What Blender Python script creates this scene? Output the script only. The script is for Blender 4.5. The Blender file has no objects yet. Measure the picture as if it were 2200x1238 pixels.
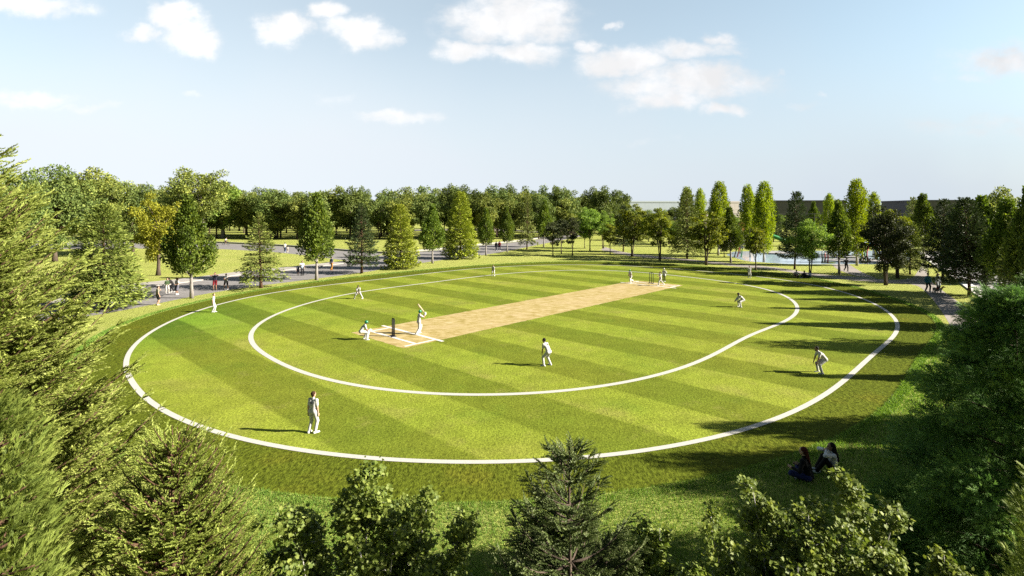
import bpy, math, time
import numpy as np
from mathutils import Vector, Matrix
T0 = time.time()
S = bpy.context.scene
COL = S.collection
F, H, HY = 1150.0, 9.6, 453.0            # focal length and horizon of the photograph (2200 px wide), eye height
def G(px, py):
    s = H / (py - HY); return ((px - 1100) * s, F * s)
def PXM(py): return H / (py - HY)        # metres per photo pixel at a ground point
rad = math.radians

# ------------------------------------------------------------------ mesh helpers
def mk_mesh(name, V, faces, mats=(), midx=None, rnd=None, smooth=False):
    me = bpy.data.meshes.new(name)
    V = np.asarray(V, np.float32)
    me.vertices.add(len(V)); me.vertices.foreach_set('co', V.ravel())
    loops = np.concatenate([f.ravel() for f in faces]).astype(np.int32)
    sizes = np.concatenate([np.full(len(f), f.shape[1], np.int32) for f in faces])
    starts = np.concatenate([[0], np.cumsum(sizes)[:-1]]).astype(np.int32)
    me.loops.add(len(loops)); me.loops.foreach_set('vertex_index', loops)
    me.polygons.add(len(sizes)); me.polygons.foreach_set('loop_start', starts)
    try: me.polygons.foreach_set('loop_total', sizes)
    except Exception: pass
    for m in mats: me.materials.append(m)
    if midx is not None: me.polygons.foreach_set('material_index', np.asarray(midx, np.int32))
    me.polygons.foreach_set('use_smooth', np.full(len(sizes), bool(smooth)))
    me.update(calc_edges=True)
    if rnd is not None:
        a = me.attributes.new('rnd', 'FLOAT', 'FACE'); a.data.foreach_set('value', np.asarray(rnd, np.float32))
    me.validate()
    return me

class MB:
    """collects pieces, builds them as one mesh"""
    def __init__(s): s.V = []; s.F = []; s.M = []; s.R = []; s.n = 0
    def add(s, V, Fs, mat=0, rnd=0.5):
        if not isinstance(Fs, (list, tuple)): Fs = [Fs]
        V = np.asarray(V, float)
        for f in Fs:
            f = np.asarray(f); s.F.append(f + s.n)
            s.M.append(np.full(len(f), mat)); s.R.append(np.broadcast_to(np.asarray(rnd, float), (len(f),)) if np.ndim(rnd) else np.full(len(f), rnd))
        s.V.append(V); s.n += len(V)
    def mesh(s, name, mats, smooth=False):
        return mk_mesh(name, np.concatenate(s.V), s.F, mats, np.concatenate(s.M), np.concatenate(s.R), smooth)

def frames(d, up=(0, 0, 1), roll=None):
    """N directions -> N matrices whose columns are (d, side, normal)"""
    d = d / (np.linalg.norm(d, axis=1, keepdims=True) + 1e-9)
    u = np.broadcast_to(np.asarray(up, float), d.shape)
    sd = np.cross(u, d); ln = np.linalg.norm(sd, axis=1, keepdims=True)
    sd = np.where(ln > 1e-3, sd / (ln + 1e-9), np.array([1.0, 0, 0]))
    nn = np.cross(d, sd)
    if roll is not None:
        c, q = np.cos(roll)[:, None], np.sin(roll)[:, None]
        sd, nn = sd * c + nn * q, nn * c - sd * q
    return np.stack([d, sd, nn], 2)

def inst(tv, tfs, pos, R, sc):
    """copies of a small template (leaf, shoot, spray) as one array of vertices"""
    tv = np.asarray(tv, float); N = len(pos)
    sc = np.asarray(sc, float)
    if sc.ndim == 1: sc = np.repeat(sc[:, None], 3, 1)
    V = np.einsum('nij,ntj->nti', R, tv[None] * sc[:, None, :]) + pos[:, None, :]
    out = []
    for tf in tfs:
        tf = np.asarray(tf)
        out.append((tf[None] + (np.arange(N) * len(tv))[:, None, None]).reshape(-1, tf.shape[1]))
    return V.reshape(-1, 3), out, [np.asarray(tf).shape[0] for tf in tfs]

def tube(path, radii, n=6, cap=True):
    P = np.asarray(path, float); r = np.broadcast_to(np.asarray(radii, float), (len(P),))
    d = np.gradient(P, axis=0)
    Rm = frames(d, (0.13, 0.31, 0.94) if abs(d[0, 2]) < .9 * np.linalg.norm(d[0]) else (1, 0.1, 0))
    a = np.arange(n) * 2 * math.pi / n
    ring = np.stack([np.cos(a), np.sin(a)], 1)
    V = P[:, None, :] + r[:, None, None] * (ring[None, :, :1] * Rm[:, None, :, 1] + ring[None, :, 1:] * Rm[:, None, :, 2])
    V = V.reshape(-1, 3); k = len(P)
    i = np.arange(k - 1)[:, None] * n; j = np.arange(n)[None]
    Fq = np.stack([i + j, i + (j + 1) % n, i + n + (j + 1) % n, i + n + j], 2).reshape(-1, 4)
    fs = [Fq]
    if cap: fs.append(np.stack([np.arange(n)[::-1], (k - 1) * n + np.arange(n)]))
    return V, fs

def box(cx, cy, cz, sx, sy, sz, rz=0.0):
    v = np.array([[x, y, z] for x in (-.5, .5) for y in (-.5, .5) for z in (-.5, .5)]) * (sx, sy, sz)
    c, q = math.cos(rz), math.sin(rz)
    v = v @ np.array([[c, q, 0], [-q, c, 0], [0, 0, 1]]) + (cx, cy, cz)
    return v, np.array([[0, 1, 3, 2], [4, 6, 7, 5], [0, 4, 5, 1], [2, 3, 7, 6], [0, 2, 6, 4], [1, 5, 7, 3]])

def link(name, me, parent=None, loc=None, rz=None, scale=None):
    o = bpy.data.objects.new(name, me); COL.objects.link(o)
    if parent is not None: o.parent = parent
    if loc is not None: o.location = loc
    if rz is not None: o.rotation_euler = (0, 0, rz)
    if scale is not None: o.scale = scale
    return o
def tag(o, label=None, cat=None, group=None, kind=None):
    if label: o['label'] = label
    if cat: o['category'] = cat
    if group: o['group'] = group
    if kind: o['kind'] = kind
    return o

# ------------------------------------------------------------------ material helpers
class NT:
    K = .72                                  # one brightness for all surface colours, set against the exposure
    def __init__(s, name, disp=False):
        s.m = bpy.data.materials.new(name); s.m.use_nodes = True
        s.t = s.m.node_tree; s.t.nodes.clear()
    def n(s, typ, **kw):
        x = s.t.nodes.new(typ)
        for k, v in kw.items():
            if k == 'i':
                for a, b in v.items():
                    if hasattr(b, 'is_output') or isinstance(b, bpy.types.NodeSocket): s.t.links.new(b, x.inputs[a])
                    else: x.inputs[a].default_value = b
            else: setattr(x, k, v)
        return x
    def math(s, op, a, b=0.0, c=0.0, clamp=False):
        x = s.n('ShaderNodeMath', operation=op, use_clamp=clamp)
        for i, v in enumerate((a, b, c)):
            if isinstance(v, bpy.types.NodeSocket): s.t.links.new(v, x.inputs[i])
            else: x.inputs[i].default_value = v
        return x.outputs[0]
    def mix(s, f, a, b, typ='MIX'):
        x = s.n('ShaderNodeMix', data_type='RGBA', blend_type=typ)
        for k, v in ((0, f), (6, a), (7, b)):
            if isinstance(v, bpy.types.NodeSocket): s.t.links.new(v, x.inputs[k])
            else: x.inputs[k].default_value = (*(q * s.K for q in v), 1) if k else v
        return x.outputs[2]
    def ramp(s, f, stops, interp='LINEAR'):
        x = s.n('ShaderNodeValToRGB'); x.color_ramp.interpolation = interp
        e = x.color_ramp.elements
        while len(e) > 1: e.remove(e[-1])
        e[0].position = stops[0][0]; e[0].color = (*(q * s.K for q in stops[0][1]), 1)
        for p, c in stops[1:]:
            q = e.new(p); q.color = (*(z * s.K for z in c), 1)
        s.t.links.new(f, x.inputs[0]); return x.outputs[0]
    def mr(s, v, a, b, c=0.0, d=1.0, smooth=True):
        x = s.n('ShaderNodeMapRange', interpolation_type='SMOOTHSTEP' if smooth else 'LINEAR')
        s.t.links.new(v, x.inputs[0])
        for i, q in enumerate((a, b, c, d)): x.inputs[i + 1].default_value = q
        return x.outputs[0]
    def coord(s): return s.n('ShaderNodeTexCoord').outputs['Object']
    def noise(s, vec, scale, detail=3, rough=.55, dist=0.0):
        return s.n('ShaderNodeTexNoise', i={'Vector': vec, 'Scale': scale, 'Detail': detail, 'Roughness': rough, 'Distortion': dist}).outputs[0]
    def voro(s, vec, scale, feat='F1', rnd=1.0):
        return s.n('ShaderNodeTexVoronoi', feature=feat, i={'Vector': vec, 'Scale': scale, 'Randomness': rnd}).outputs[0]
    def bump(s, h, strength, dist, normal=None):
        x = s.n('ShaderNodeBump', i={'Strength': strength, 'Distance': dist, 'Height': h})
        if normal is not None: s.t.links.new(normal, x.inputs['Normal'])
        return x.outputs[0]
    def out(s, sh, vol=None):
        o = s.n('ShaderNodeOutputMaterial'); s.t.links.new(sh, o.inputs[0]); return s.m
    def pbr(s, col, rough=.7, spec=.3, metal=0.0, normal=None, **kw):
        x = s.n('ShaderNodeBsdfPrincipled')
        d = {'Base Color': col, 'Roughness': rough, 'Specular IOR Level': spec, 'Metallic': metal, **kw}
        for k, v in d.items():
            if isinstance(v, bpy.types.NodeSocket): s.t.links.new(v, x.inputs[k])
            elif k == 'Base Color': x.inputs[k].default_value = (*(q * s.K for q in v), 1)
            else: x.inputs[k].default_value = v
        if normal is not None: s.t.links.new(normal, x.inputs['Normal'])
        return x.outputs[0]

def plain(name, col, rough=.7, spec=.3, metal=0.0, var=.12, scale=9.0, bump=0.0):
    t = NT(name); c = t.coord()
    n = t.noise(c, scale, 4)
    f = t.mr(n, .3, .7, 1 - var, 1 + var)
    cc = t.n('ShaderNodeHueSaturation', i={'Value': f, 'Color': (*(q * t.K for q in col), 1)}).outputs[0]
    nm = t.bump(t.noise(c, scale * 4, 4), bump, .02) if bump else None
    return t.out(t.pbr(cc, rough, spec, metal, nm))

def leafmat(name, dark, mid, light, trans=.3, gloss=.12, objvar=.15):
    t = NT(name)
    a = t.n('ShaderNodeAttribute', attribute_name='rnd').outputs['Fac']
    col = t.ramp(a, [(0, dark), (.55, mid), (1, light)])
    oi = t.n('ShaderNodeObjectInfo').outputs['Random']
    v = t.mr(oi, 0, 1, 1 - objvar, 1 + objvar, smooth=False)
    hsh = t.mr(oi, 0, 1, .496, .505, smooth=False)
    col = t.n('ShaderNodeHueSaturation', i={'Hue': hsh, 'Value': v, 'Color': col}).outputs[0]
    d = t.pbr(col, .55, gloss)
    tr = t.n('ShaderNodeBsdfTranslucent', i={'Color': t.n('ShaderNodeHueSaturation', i={'Hue': .497, 'Saturation': 1.1, 'Value': 1.4, 'Color': col}).outputs[0]}).outputs[0]
    m = t.n('ShaderNodeMixShader', i={0: trans}); t.t.links.new(d, m.inputs[1]); t.t.links.new(tr, m.inputs[2])
    return t.out(m.outputs[0])

def barkmat(name, a, b, scale=6.0):
    t = NT(name); c = t.coord()
    mp = t.n('ShaderNodeMapping', i={'Vector': c, 'Scale': (1, 1, .18)}).outputs[0]
    n = t.noise(mp, scale * 3, 5, .65)
    col = t.ramp(n, [(.3, a), (.7, b)])
    return t.out(t.pbr(col, .85, .15, normal=t.bump(n, .7, .03)))

# ------------------------------------------------------------------ camera, sun, sky
cam = bpy.data.cameras.new('camera'); co = bpy.data.objects.new('camera', cam); COL.objects.link(co)
co.location = (0, 0, H); co.rotation_euler = (math.pi / 2, 0, 0)
cam.sensor_width = 36; cam.lens = 36 * F / 2200; cam.shift_y = -(619 - HY) / 2200; cam.clip_end = 6000; cam.clip_start = .1
S.camera = co
SUN_EL, SUN_AZ = rad(27.5), rad(-6.5)      # elevation; bearing from +X towards +Y
sd = Vector((math.cos(SUN_AZ) * math.cos(SUN_EL), math.sin(SUN_AZ) * math.cos(SUN_EL), math.sin(SUN_EL)))
sl = bpy.data.lights.new('sun', 'SUN'); sl.energy = 5.0; sl.angle = rad(.55); sl.color = (1, .925, .79)
so = bpy.data.objects.new('sun', sl); COL.objects.link(so); so.rotation_euler = sd.to_track_quat('Z', 'Y').to_euler(); so.location = (60, -10, 60)
S.view_settings.view_transform = 'Standard'; S.view_settings.look = 'None'
S.view_settings.exposure = 2.08; S.view_settings.gamma = 1
S.view_settings.use_curve_mapping = False
S.cycles.max_bounces = 6; S.cycles.diffuse_bounces = 3; S.cycles.glossy_bounces = 2; S.cycles.transmission_bounces = 4; S.cycles.transparent_max_bounces = 8
S.cycles.use_denoising = False; S.cycles.caustics_reflective = False; S.cycles.caustics_refractive = False

wd = bpy.data.worlds.new('World'); S.world = wd; wd.use_nodes = True
class WT(NT):
    K = 1.0
    def __init__(s, t): s.t = t; t.nodes.clear()
w = WT(wd.node_tree)
SKY_STR = .040
sky = w.n('ShaderNodeTexSky', sky_type='NISHITA', sun_disc=False, sun_elevation=SUN_EL, sun_rotation=math.pi / 2 - SUN_AZ,
          altitude=100, air_density=1.0, dust_density=1.2, ozone_density=1.5)
tc = w.n('ShaderNodeTexCoord').outputs['Generated']
sx = w.n('ShaderNodeSeparateXYZ', i={0: tc}).outputs
dy = w.math('MAXIMUM', sx[1], .02)
pu = w.math('DIVIDE', sx[0], dy); pv = w.math('DIVIDE', sx[2], dy)
front = w.mr(sx[1], .05, .2)
P2 = w.n('ShaderNodeCombineXYZ', i={0: pu, 1: pv, 2: 0.0}).outputs[0]
# clouds: direction (tangent of bearing, tangent of height), half width, half height, density
CL = [(60, 8, 130, 26, .9), (150, 22, 70, 22, .7), (360, 28, 62, 38, 1), (420, 85, 58, 34, 1), (306, 74, 40, 20, .9), (395, 60, 60, 50, .9),
      (612, 60, 56, 40, 1), (705, 28, 50, 24, .9), (770, 62, 90, 36, 1), (850, 78, 26, 14, .6),
      (1100, 40, 150, 58, 1), (1010, 105, 80, 26, .9), (1110, 110, 120, 30, .9), (1200, 40, 70, 40, .7), (1165, 20, 90, 40, .8),
      (1265, 92, 38, 18, .8), (1330, 130, 110, 34, .95), (1470, 110, 110, 24, .85), (1545, 85, 46, 20, .8), (1555, 118, 34, 12, .6),
      (1470, 180, 180, 46, .95), (1400, 190, 90, 26, .8), (1430, 215, 110, 26, .75), (1570, 170, 80, 34, .75), (1560, 238, 60, 16, .8), (1330, 58, 18, 9, .6),
      (60, 216, 130, 22, .72), (190, 238, 90, 13, .6), (415, 200, 30, 9, .55), (865, 258, 95, 18, .72), (740, 215, 90, 20, .42),
      (1720, 220, 60, 12, .45), (1765, 197, 22, 7, .45), (1665, 150, 20, 8, .45),
      (2160, 130, 130, 46, .74), (2100, 170, 70, 18, .5), (2080, 265, 170, 26, .52), (2200, 285, 90, 20, .45), (1370, 303, 110, 10, .34)]
wn = w.n('ShaderNodeTexNoise', i={'Vector': P2, 'Scale': 9.0, 'Detail': 6, 'Roughness': .6}).outputs[1]
wv = w.n('ShaderNodeVectorMath', operation='MULTIPLY_ADD', i={0: wn, 1: (.13, .075, 0), 2: P2}).outputs[0]
wv = w.n('ShaderNodeVectorMath', operation='SUBTRACT', i={0: wv, 1: (.065, .0375, 0)}).outputs[0]
acc = None
for cx, cy, rx, ry, k in CL:
    rx, ry = rx * 1.14, ry * 1.16
    q = w.n('ShaderNodeVectorMath', operation='SUBTRACT', i={0: wv, 1: ((cx - 1100) / F, (HY - cy) / F, 0)}).outputs[0]
    q = w.n('ShaderNodeVectorMath', operation='MULTIPLY', i={0: q, 1: (F / rx, F / ry, 0)}).outputs[0]
    q = w.n('ShaderNodeVectorMath', operation='LENGTH', i={0: q}).outputs['Value']
    q = w.mr(q, 0.15, 1.5, k, 0)
    acc = q if acc is None else w.math('MAXIMUM', acc, q)
fb = w.n('ShaderNodeTexNoise', i={'Vector': w.n('ShaderNodeMapping', i={'Vector': P2, 'Scale': (1, 1.8, 1)}).outputs[0], 'Scale': 15.0, 'Detail': 9, 'Roughness': .62}).outputs[0]
dens = w.math('ADD', acc, w.math('MULTIPLY', w.math('SUBTRACT', fb, .5), 1.6))
mask = w.mr(dens, .10, 1.04)
mask = w.math('MULTIPLY', mask, w.mr(acc, .0, .75, 0, .98))
mask = w.math('MULTIPLY', mask, front)
shade = w.mr(w.n('ShaderNodeTexNoise', i={'Vector': wv, 'Scale': 14.0, 'Detail': 5}).outputs[0], .3, .7, .86, 1.0)
SKYCOL = w.n('ShaderNodeVectorMath', operation='MULTIPLY', i={0: w.n('ShaderNodeHueSaturation', i={'Hue': .49, 'Saturation': .78, 'Value': 1.0, 'Color': sky.outputs[0]}).outputs[0], 1: (1.12, 1.22, 1.18)}).outputs[0]
# deeper blue overhead and behind than in the hazy band ahead
deep = w.math('MULTIPLY', w.mr(pv, .42, .95, 1, .6), w.mr(sx[1], -.15, .15, .65, 1))
SKYCOL = w.n('ShaderNodeVectorMath', operation='SCALE', i={0: SKYCOL, 'Scale': deep}).outputs[0]
# thin high haze: brightest low and to the left, thinning upwards and to the right
vl = w.mr(pu, -.8, .95, 1.0, 0.0)
veil = w.math('ADD', w.mr(pv, .0, .40, .95, .27), w.math('MULTIPLY', vl, .22))
veil = w.math('MULTIPLY', veil, w.mr(w.n('ShaderNodeTexNoise', i={'Vector': P2, 'Scale': 2.3, 'Detail': 4}).outputs[0], .3, .7, .9, 1.06))
veil = w.math('MULTIPLY', veil, w.mr(pv, .45, 1.1, 1, .12))
veil = w.math('MULTIPLY', veil, front, clamp=True)
CW = 5.5
hz = w.mix(vl, (CW * .71, CW * .795, CW * .89), (CW * .945, CW * 1.02, CW * 1.085))
c1 = w.mix(veil, SKYCOL, hz)
cw = w.n('ShaderNodeVectorMath', operation='SCALE', i={0: w.mix(vl, (CW * 1.02, CW * 1.02, CW * 1.04), (CW * 1.27, CW * 1.27, CW * 1.27)), 'Scale': shade}).outputs[0]
c2 = w.mix(mask, c1, cw)
bg = w.n('ShaderNodeBackground', i={0: c2, 1: SKY_STR})
wo = w.n('ShaderNodeOutputWorld'); w.t.links.new(bg.outputs[0], wo.inputs[0])

# ------------------------------------------------------------------ the oval: curves in pitch coordinates
PA = rad(46.767); PC, PS = math.cos(PA), math.sin(PA)
def UV(u, v): return (u * PC - v * PS, u * PS + v * PC)
CURVES = {
 'outer': ([44.55, 35.52, 37.21, 29.24, 2.5876], [0.0029, 0.0137, 0.022, 0.0017, 0.0286, 0.0008, 0.0026, 0.0012, 0.007, 0.0008, -0.0049, 0.008, -0.002, -0.0042, 0.0004]),
 'inner': ([44.12, 35.31, 29.34, 21.14, 2.796], [0.0018, 0.0141, 0.023, -0.0005, 0.0339, -0.0013, -0.0004, 0.0018, 0.0148, -0.0019, 0.0032, 0.0089, -0.0027, -0.0033, 0.001]),
 'edge': ([45.99, 36.02, 41.62, 32.13, 2.643], [-0.0047, 0.0071, 0.0225, -0.0046, 0.0294, 0.0069, -0.0017, 0.011, 0.0103, 0.0035, 0.0011, 0.0058, -0.0043, -0.001, -0.0046])}
def oval(name, N=420):
    (u0, v0, a, b, e), c = CURVES[name]
    t = np.linspace(0, 2 * math.pi, N, endpoint=False)
    r = (np.abs(np.cos(t) / a) ** e + np.abs(np.sin(t) / b) ** e) ** (-1 / e)
    m = 1 + c[0] + sum(c[2 * k - 1] * np.cos(k * t) + c[2 * k] * np.sin(k * t) for k in range(1, 8))
    u, v = u0 + r * m * np.cos(t), v0 + r * m * np.sin(t)
    return np.stack([u * PC - v * PS, u * PS + v * PC], 1)
def offset(P, d):
    t = np.roll(P, -1, 0) - np.roll(P, 1, 0); t /= np.linalg.norm(t, axis=1, keepdims=True)
    return P + d * np.stack([t[:, 1], -t[:, 0]], 1)
def inside(P, X, Y):
    r = np.zeros(X.shape, bool); j = len(P) - 1
    for i in range(len(P)):
        (xi, yi), (xj, yj) = P[i], P[j]
        c = ((yi > Y) != (yj > Y))
        with np.errstate(divide='ignore', invalid='ignore'):
            r ^= c & (X < (xj - xi) * (Y - yi) / (yj - yi + 1e-12) + xi)
        j = i
    return r
O_OUT, O_IN, O_EDGE = oval('outer'), oval('inner'), oval('edge')
def ringmesh(name, A, B, z, m):
    n = len(A); V = np.concatenate([np.c_[A, np.full(n, z)], np.c_[B, np.full(n, z)]])
    i = np.arange(n); j = (i + 1) % n
    return mk_mesh(name, V, [np.stack([i, j, n + j, n + i], 1)[:, ::-1]], [m])
def fanmesh(name, A, z, m):
    n = len(A); c = A.mean(0)
    V = np.concatenate([np.c_[A, np.full(n, z)], [[c[0], c[1], z]]]); i = np.arange(n)
    return mk_mesh(name, V, [np.stack([i, (i + 1) % n, np.full(n, n)], 1)], [m])
def polymesh(name, pts, z, m, thick=0.0):
    """flat polygon (ear clipped by blender) with an optional raised edge"""
    import bmesh
    bm = bmesh.new(); vs = [bm.verts.new((x, y, z)) for x, y in pts]
    f = bm.faces.new(vs); f.normal_update()
    if f.normal.z < 0: f.normal_flip()
    if thick:
        r = bmesh.ops.extrude_face_region(bm, geom=[f])
        for q in r['geom']:
            if isinstance(q, bmesh.types.BMVert): q.co.z = z + thick
    bmesh.ops.triangulate(bm, faces=bm.faces[:]); bmesh.ops.recalc_face_normals(bm, faces=bm.faces[:])
    me = bpy.data.meshes.new(name); bm.to_mesh(me); bm.free(); me.materials.append(m); return me
def structure(name, me): return tag(link(name, me), kind='structure')

# ground materials
def lawn_mat():
    t = NT('lawn_grass_soil'); c = t.coord()
    n1 = t.noise(c, .12, 3); n2 = t.noise(c, 1.6, 4); n3 = t.noise(c, 9, 4, .7)
    st = t.n('ShaderNodeMapping', i={'Vector': c, 'Scale': (1, .45, 1)}).outputs[0]
    n4 = t.noise(st, 26, 3, .7)
    a = t.mix(t.mr(n1, .3, .7), LAWN_A, LAWN_B)
    a = t.mix(t.mr(n2, .35, .75, 0, .35), a, LAWN_C)
    k = t.math('MULTIPLY', t.mr(n3, .3, .7, .75, 1.2), t.mr(n4, .3, .7, .72, 1.25))
    a = t.n('ShaderNodeHueSaturation', i={'Value': k, 'Color': a}).outputs[0]
    nm = t.bump(t.math('ADD', n4, n3), .9, .06)
    return t.out(t.pbr(a, .9, .02, normal=nm))
LAWN_A, LAWN_B, LAWN_C = (.265, .305, .066), (.31, .33, .088), (.38, .375, .135)
M_LAWN = lawn_mat()
def field_mat(stripes):
    t = NT('mown_turf' if stripes else 'rough_turf'); c = t.coord()
    u = t.n('ShaderNodeVectorMath', operation='DOT_PRODUCT', i={0: c, 1: (PC, PS, 0)}).outputs['Value']
    v = t.n('ShaderNodeVectorMath', operation='DOT_PRODUCT', i={0: c, 1: (-PS, PC, 0)}).outputs['Value']
    big = t.noise(c, .09, 3); med = t.noise(c, .8, 5, .6); fin = t.noise(c, 7, 4, .65)
    if stripes:
        uj = t.math('ADD', u, t.math('MULTIPLY', t.math('SUBTRACT', med, .5), .22))
        fr = t.math('FRACT', t.math('DIVIDE', t.math('SUBTRACT', uj, 10.8), 6.94))
        tri = t.math('ABSOLUTE', t.math('SUBTRACT', fr, .25))
        tri = t.math('MINIMUM', tri, t.math('SUBTRACT', 1.0, tri))      # distance from the middle of a dark stripe
        dark = t.mr(tri, .228, .272, 1, 0)
        fr2 = t.math('FRACT', t.math('DIVIDE', t.math('SUBTRACT', v, 31.0), 13.6))
        d2 = t.mr(t.math('ABSOLUTE', t.math('SUBTRACT', fr2, .5)), .24, .26, .0, .22)
        base = t.mix(t.mr(big, .3, .7), (.190, .240, .027), (.225, .258, .033))
        base = t.mix(t.mr(t.noise(c, .22, 6, .6), .47, .72, 0, .7), base, (.235, .23, .055))
        green = t.math('MULTIPLY', t.mr(u, 8, 32, 1, 0), t.mr(v, 38, 54, 0, 1))
        base = t.mix(t.math('MULTIPLY', green, .8), base, (.105, .225, .022))
        dk = t.mix(t.mr(big, .3, .7), (.122, .160, .017), (.146, .168, .020))
        dk = t.mix(t.math('MULTIPLY', green, .85), dk, (.05, .115, .013))
        col = t.mix(dark, base, dk)
        col = t.mix(d2, col, dk)
        col = t.mix(t.mr(t.noise(c, .55, 6, .65), .56, .74, 0, .42), col, (.22, .205, .06))
        col = t.mix(t.mr(t.noise(t.n('ShaderNodeMapping', i={'Vector': c, 'Location': (40, 9, 0)}).outputs[0], .3, 5), .55, .75, 0, .4), col, (.10, .165, .018))
        col = t.n('ShaderNodeHueSaturation', i={'Value': t.mr(med, .25, .75, .87, 1.13), 'Color': col}).outputs[0]
    else:
        col = t.mix(t.mr(big, .3, .7), (.088, .112, .011), (.104, .126, .013))
        col = t.mix(t.mr(t.noise(c, .35, 4), .5, .75, 0, .6), col, (.135, .130, .015))
    sp = t.voro(c, 5.5 if stripes else 3.6)
    st = t.noise(t.n('ShaderNodeMapping', i={'Vector': c, 'Scale': (1, .6, 1)}).outputs[0], 13 if stripes else 8, 4, .7)
    k = t.math('MULTIPLY', t.mr(sp, .0, .45, .9 if stripes else .72, 1.05), t.mr(st, .3, .68, .62 if stripes else .5, 1.22))
    k = t.math('MULTIPLY', k, t.mr(fin, .3, .7, .88, 1.1))
    col = t.n('ShaderNodeHueSaturation', i={'Value': k, 'Color': col}).outputs[0]
    hgt = t.math('ADD', t.math('MULTIPLY', st, 1.0), t.math('MULTIPLY', sp, .5))
    nm = t.bump(hgt, .55 if stripes else .8, .05 if stripes else .09)
    return t.out(t.pbr(col, .9, .02, normal=nm))
M_FIELD, M_RING = field_mat(True), field_mat(False)
def pitch_mat():
    t = NT('dry_clay_pitch'); c = t.coord()
    mp = t.n('ShaderNodeMapping', i={'Vector': c, 'Rotation': (0, 0, -PA), 'Scale': (.55, 1, 1)}).outputs[0]
    n = t.noise(mp, 1.8, 8, .74); n2 = t.noise(c, 6, 5, .7); n3 = t.noise(c, .35, 3)
    col = t.ramp(n, [(.30, (.19, .145, .038)), (.43, (.31, .238, .082)), (.55, (.41, .325, .155)), (.68, (.50, .42, .26))])
    col = t.mix(t.mr(n2, .5, .72, 0, .5), col, (.25, .205, .055))
    col = t.mix(t.mr(n3, .45, .7, 0, .4), col, (.45, .35, .21))
    return t.out(t.pbr(col, .9, .1, normal=t.bump(n2, .35, .03)))
def line_mat():
    t = NT('white_line_paint'); c = t.coord()
    n = t.noise(c, 18, 4, .7); n2 = t.noise(c, 2.5, 3)
    col = t.mix(t.mr(n, .55, .72, 0, .6), (.47, .455, .43), (.22, .235, .12))
    col = t.mix(t.mr(n2, .4, .8, 0, .15), col, (.33, .33, .26))
    return t.out(t.pbr(col, .85, .1, normal=t.bump(n, .4, .02)))
M_LINE = line_mat()
def path_mat(name, a, b, sc=14.0):
    t = NT(name); c = t.coord()
    n = t.noise(c, sc, 4, .7); n2 = t.noise(c, .5, 4); v = t.voro(c, sc * .55)
    col = t.mix(t.mr(n, .3, .7), a, b)
    col = t.n('ShaderNodeHueSaturation', i={'Value': t.math('MULTIPLY', t.mr(n2, .3, .7, .88, 1.1), t.mr(v, 0, .5, .8, 1.08)), 'Color': col}).outputs[0]
    return t.out(t.pbr(col, .85, .2, normal=t.bump(n, .4, .02)))
M_PAVE = path_mat('grey_stone_setts', (.14, .134, .136), (.26, .244, .24), 6)
M_CONC = path_mat('pale_concrete', (.30, .278, .258), (.36, .335, .31), 9)
M_TAN = path_mat('warm_grey_path', (.23, .203, .188), (.29, .258, .238), 10)
M_KERB = plain('kerb_concrete', (.30, .288, .275), .85, .1)
M_ROAD = path_mat('road_asphalt', (.25, .24, .25), (.32, .31, .31), 12)

# ground: one sheet to the horizon, finer near the camera not needed (flat)
gv = np.array([[-3000, -300, 0], [3000, -300, 0], [3000, 4500, 0], [-3000, 4500, 0]], float)
structure('ground', mk_mesh('ground', gv, [np.array([[0, 1, 2, 3]])], [M_LAWN]))
structure('field_margin', ringmesh('field_margin', O_EDGE, offset(O_OUT, .02), .004, M_RING))
structure('playing_field', fanmesh('playing_field', O_OUT, .008, M_FIELD))
structure('boundary_line', ringmesh('boundary_line', offset(O_OUT, .15), offset(O_OUT, -.15), .016, M_LINE))
structure('fielding_circle_line', ringmesh('fielding_circle_line', offset(O_IN, .175), offset(O_IN, -.175), .016, M_LINE))
# pitch with a slightly ragged edge
rr = np.random.default_rng(3)
def ragged(pts, amp, step):
    out = []
    for i in range(len(pts)):
        a, b = np.array(pts[i], float), np.array(pts[(i + 1) % len(pts)], float)
        n = max(2, int(np.linalg.norm(b - a) / step)); q = (b - a) / np.linalg.norm(b - a); q = np.array([-q[1], q[0]])
        for k in range(n): out.append(a + (b - a) * k / n + q * rr.normal(0, amp) * (k > 0))
    return out
U0, U1, V0, V1 = 22.0, 65.3, 31.1, 38.05
structure('pitch', polymesh('pitch', [UV(u, v) for u, v in ragged([(U0, V0), (U1, V0), (U1, V1), (U0, V1)], .03, .35)], .012, pitch_mat()))
M_CREASE = plain('white_crease_paint', (.62, .60, .57), .85, .1, var=.12, scale=6)
def creases(name, ub, up, ur0, ur1):
    mb = MB()
    def strip(u, v, su, sv):
        c = UV(u, v); V, f = box(c[0], c[1], .018, su, sv, .004, PA); mb.add(V, f)
    strip(up, 34.55, .28, 7.9)
    strip(ub, 34.4, .26, 6.1 - .02)
    for v in (31.45, 37.35):
        for (a, b) in ((ur0, min(ub, up) - .14 if ur0 < min(ub, up) else ur0), ):
            pass
        lo, hi = min(ur0, ur1), max(ur0, ur1)
        cuts = sorted([x for x in (ub, up) if lo < x < hi]); s = lo
        for x in cuts + [None]:
            e = hi if x is None else x - .145
            if e - s > .05: strip((s + e) / 2, v, e - s, .2)
            if x is not None: s = x + .145
    structure(name, mb.mesh(name, [M_CREASE]))
creases('crease_lines', 23.35, 25.15, 22.35, 25.0)
creases('crease_lines', 64.0, 62.2, 62.35, 64.95)

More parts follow.
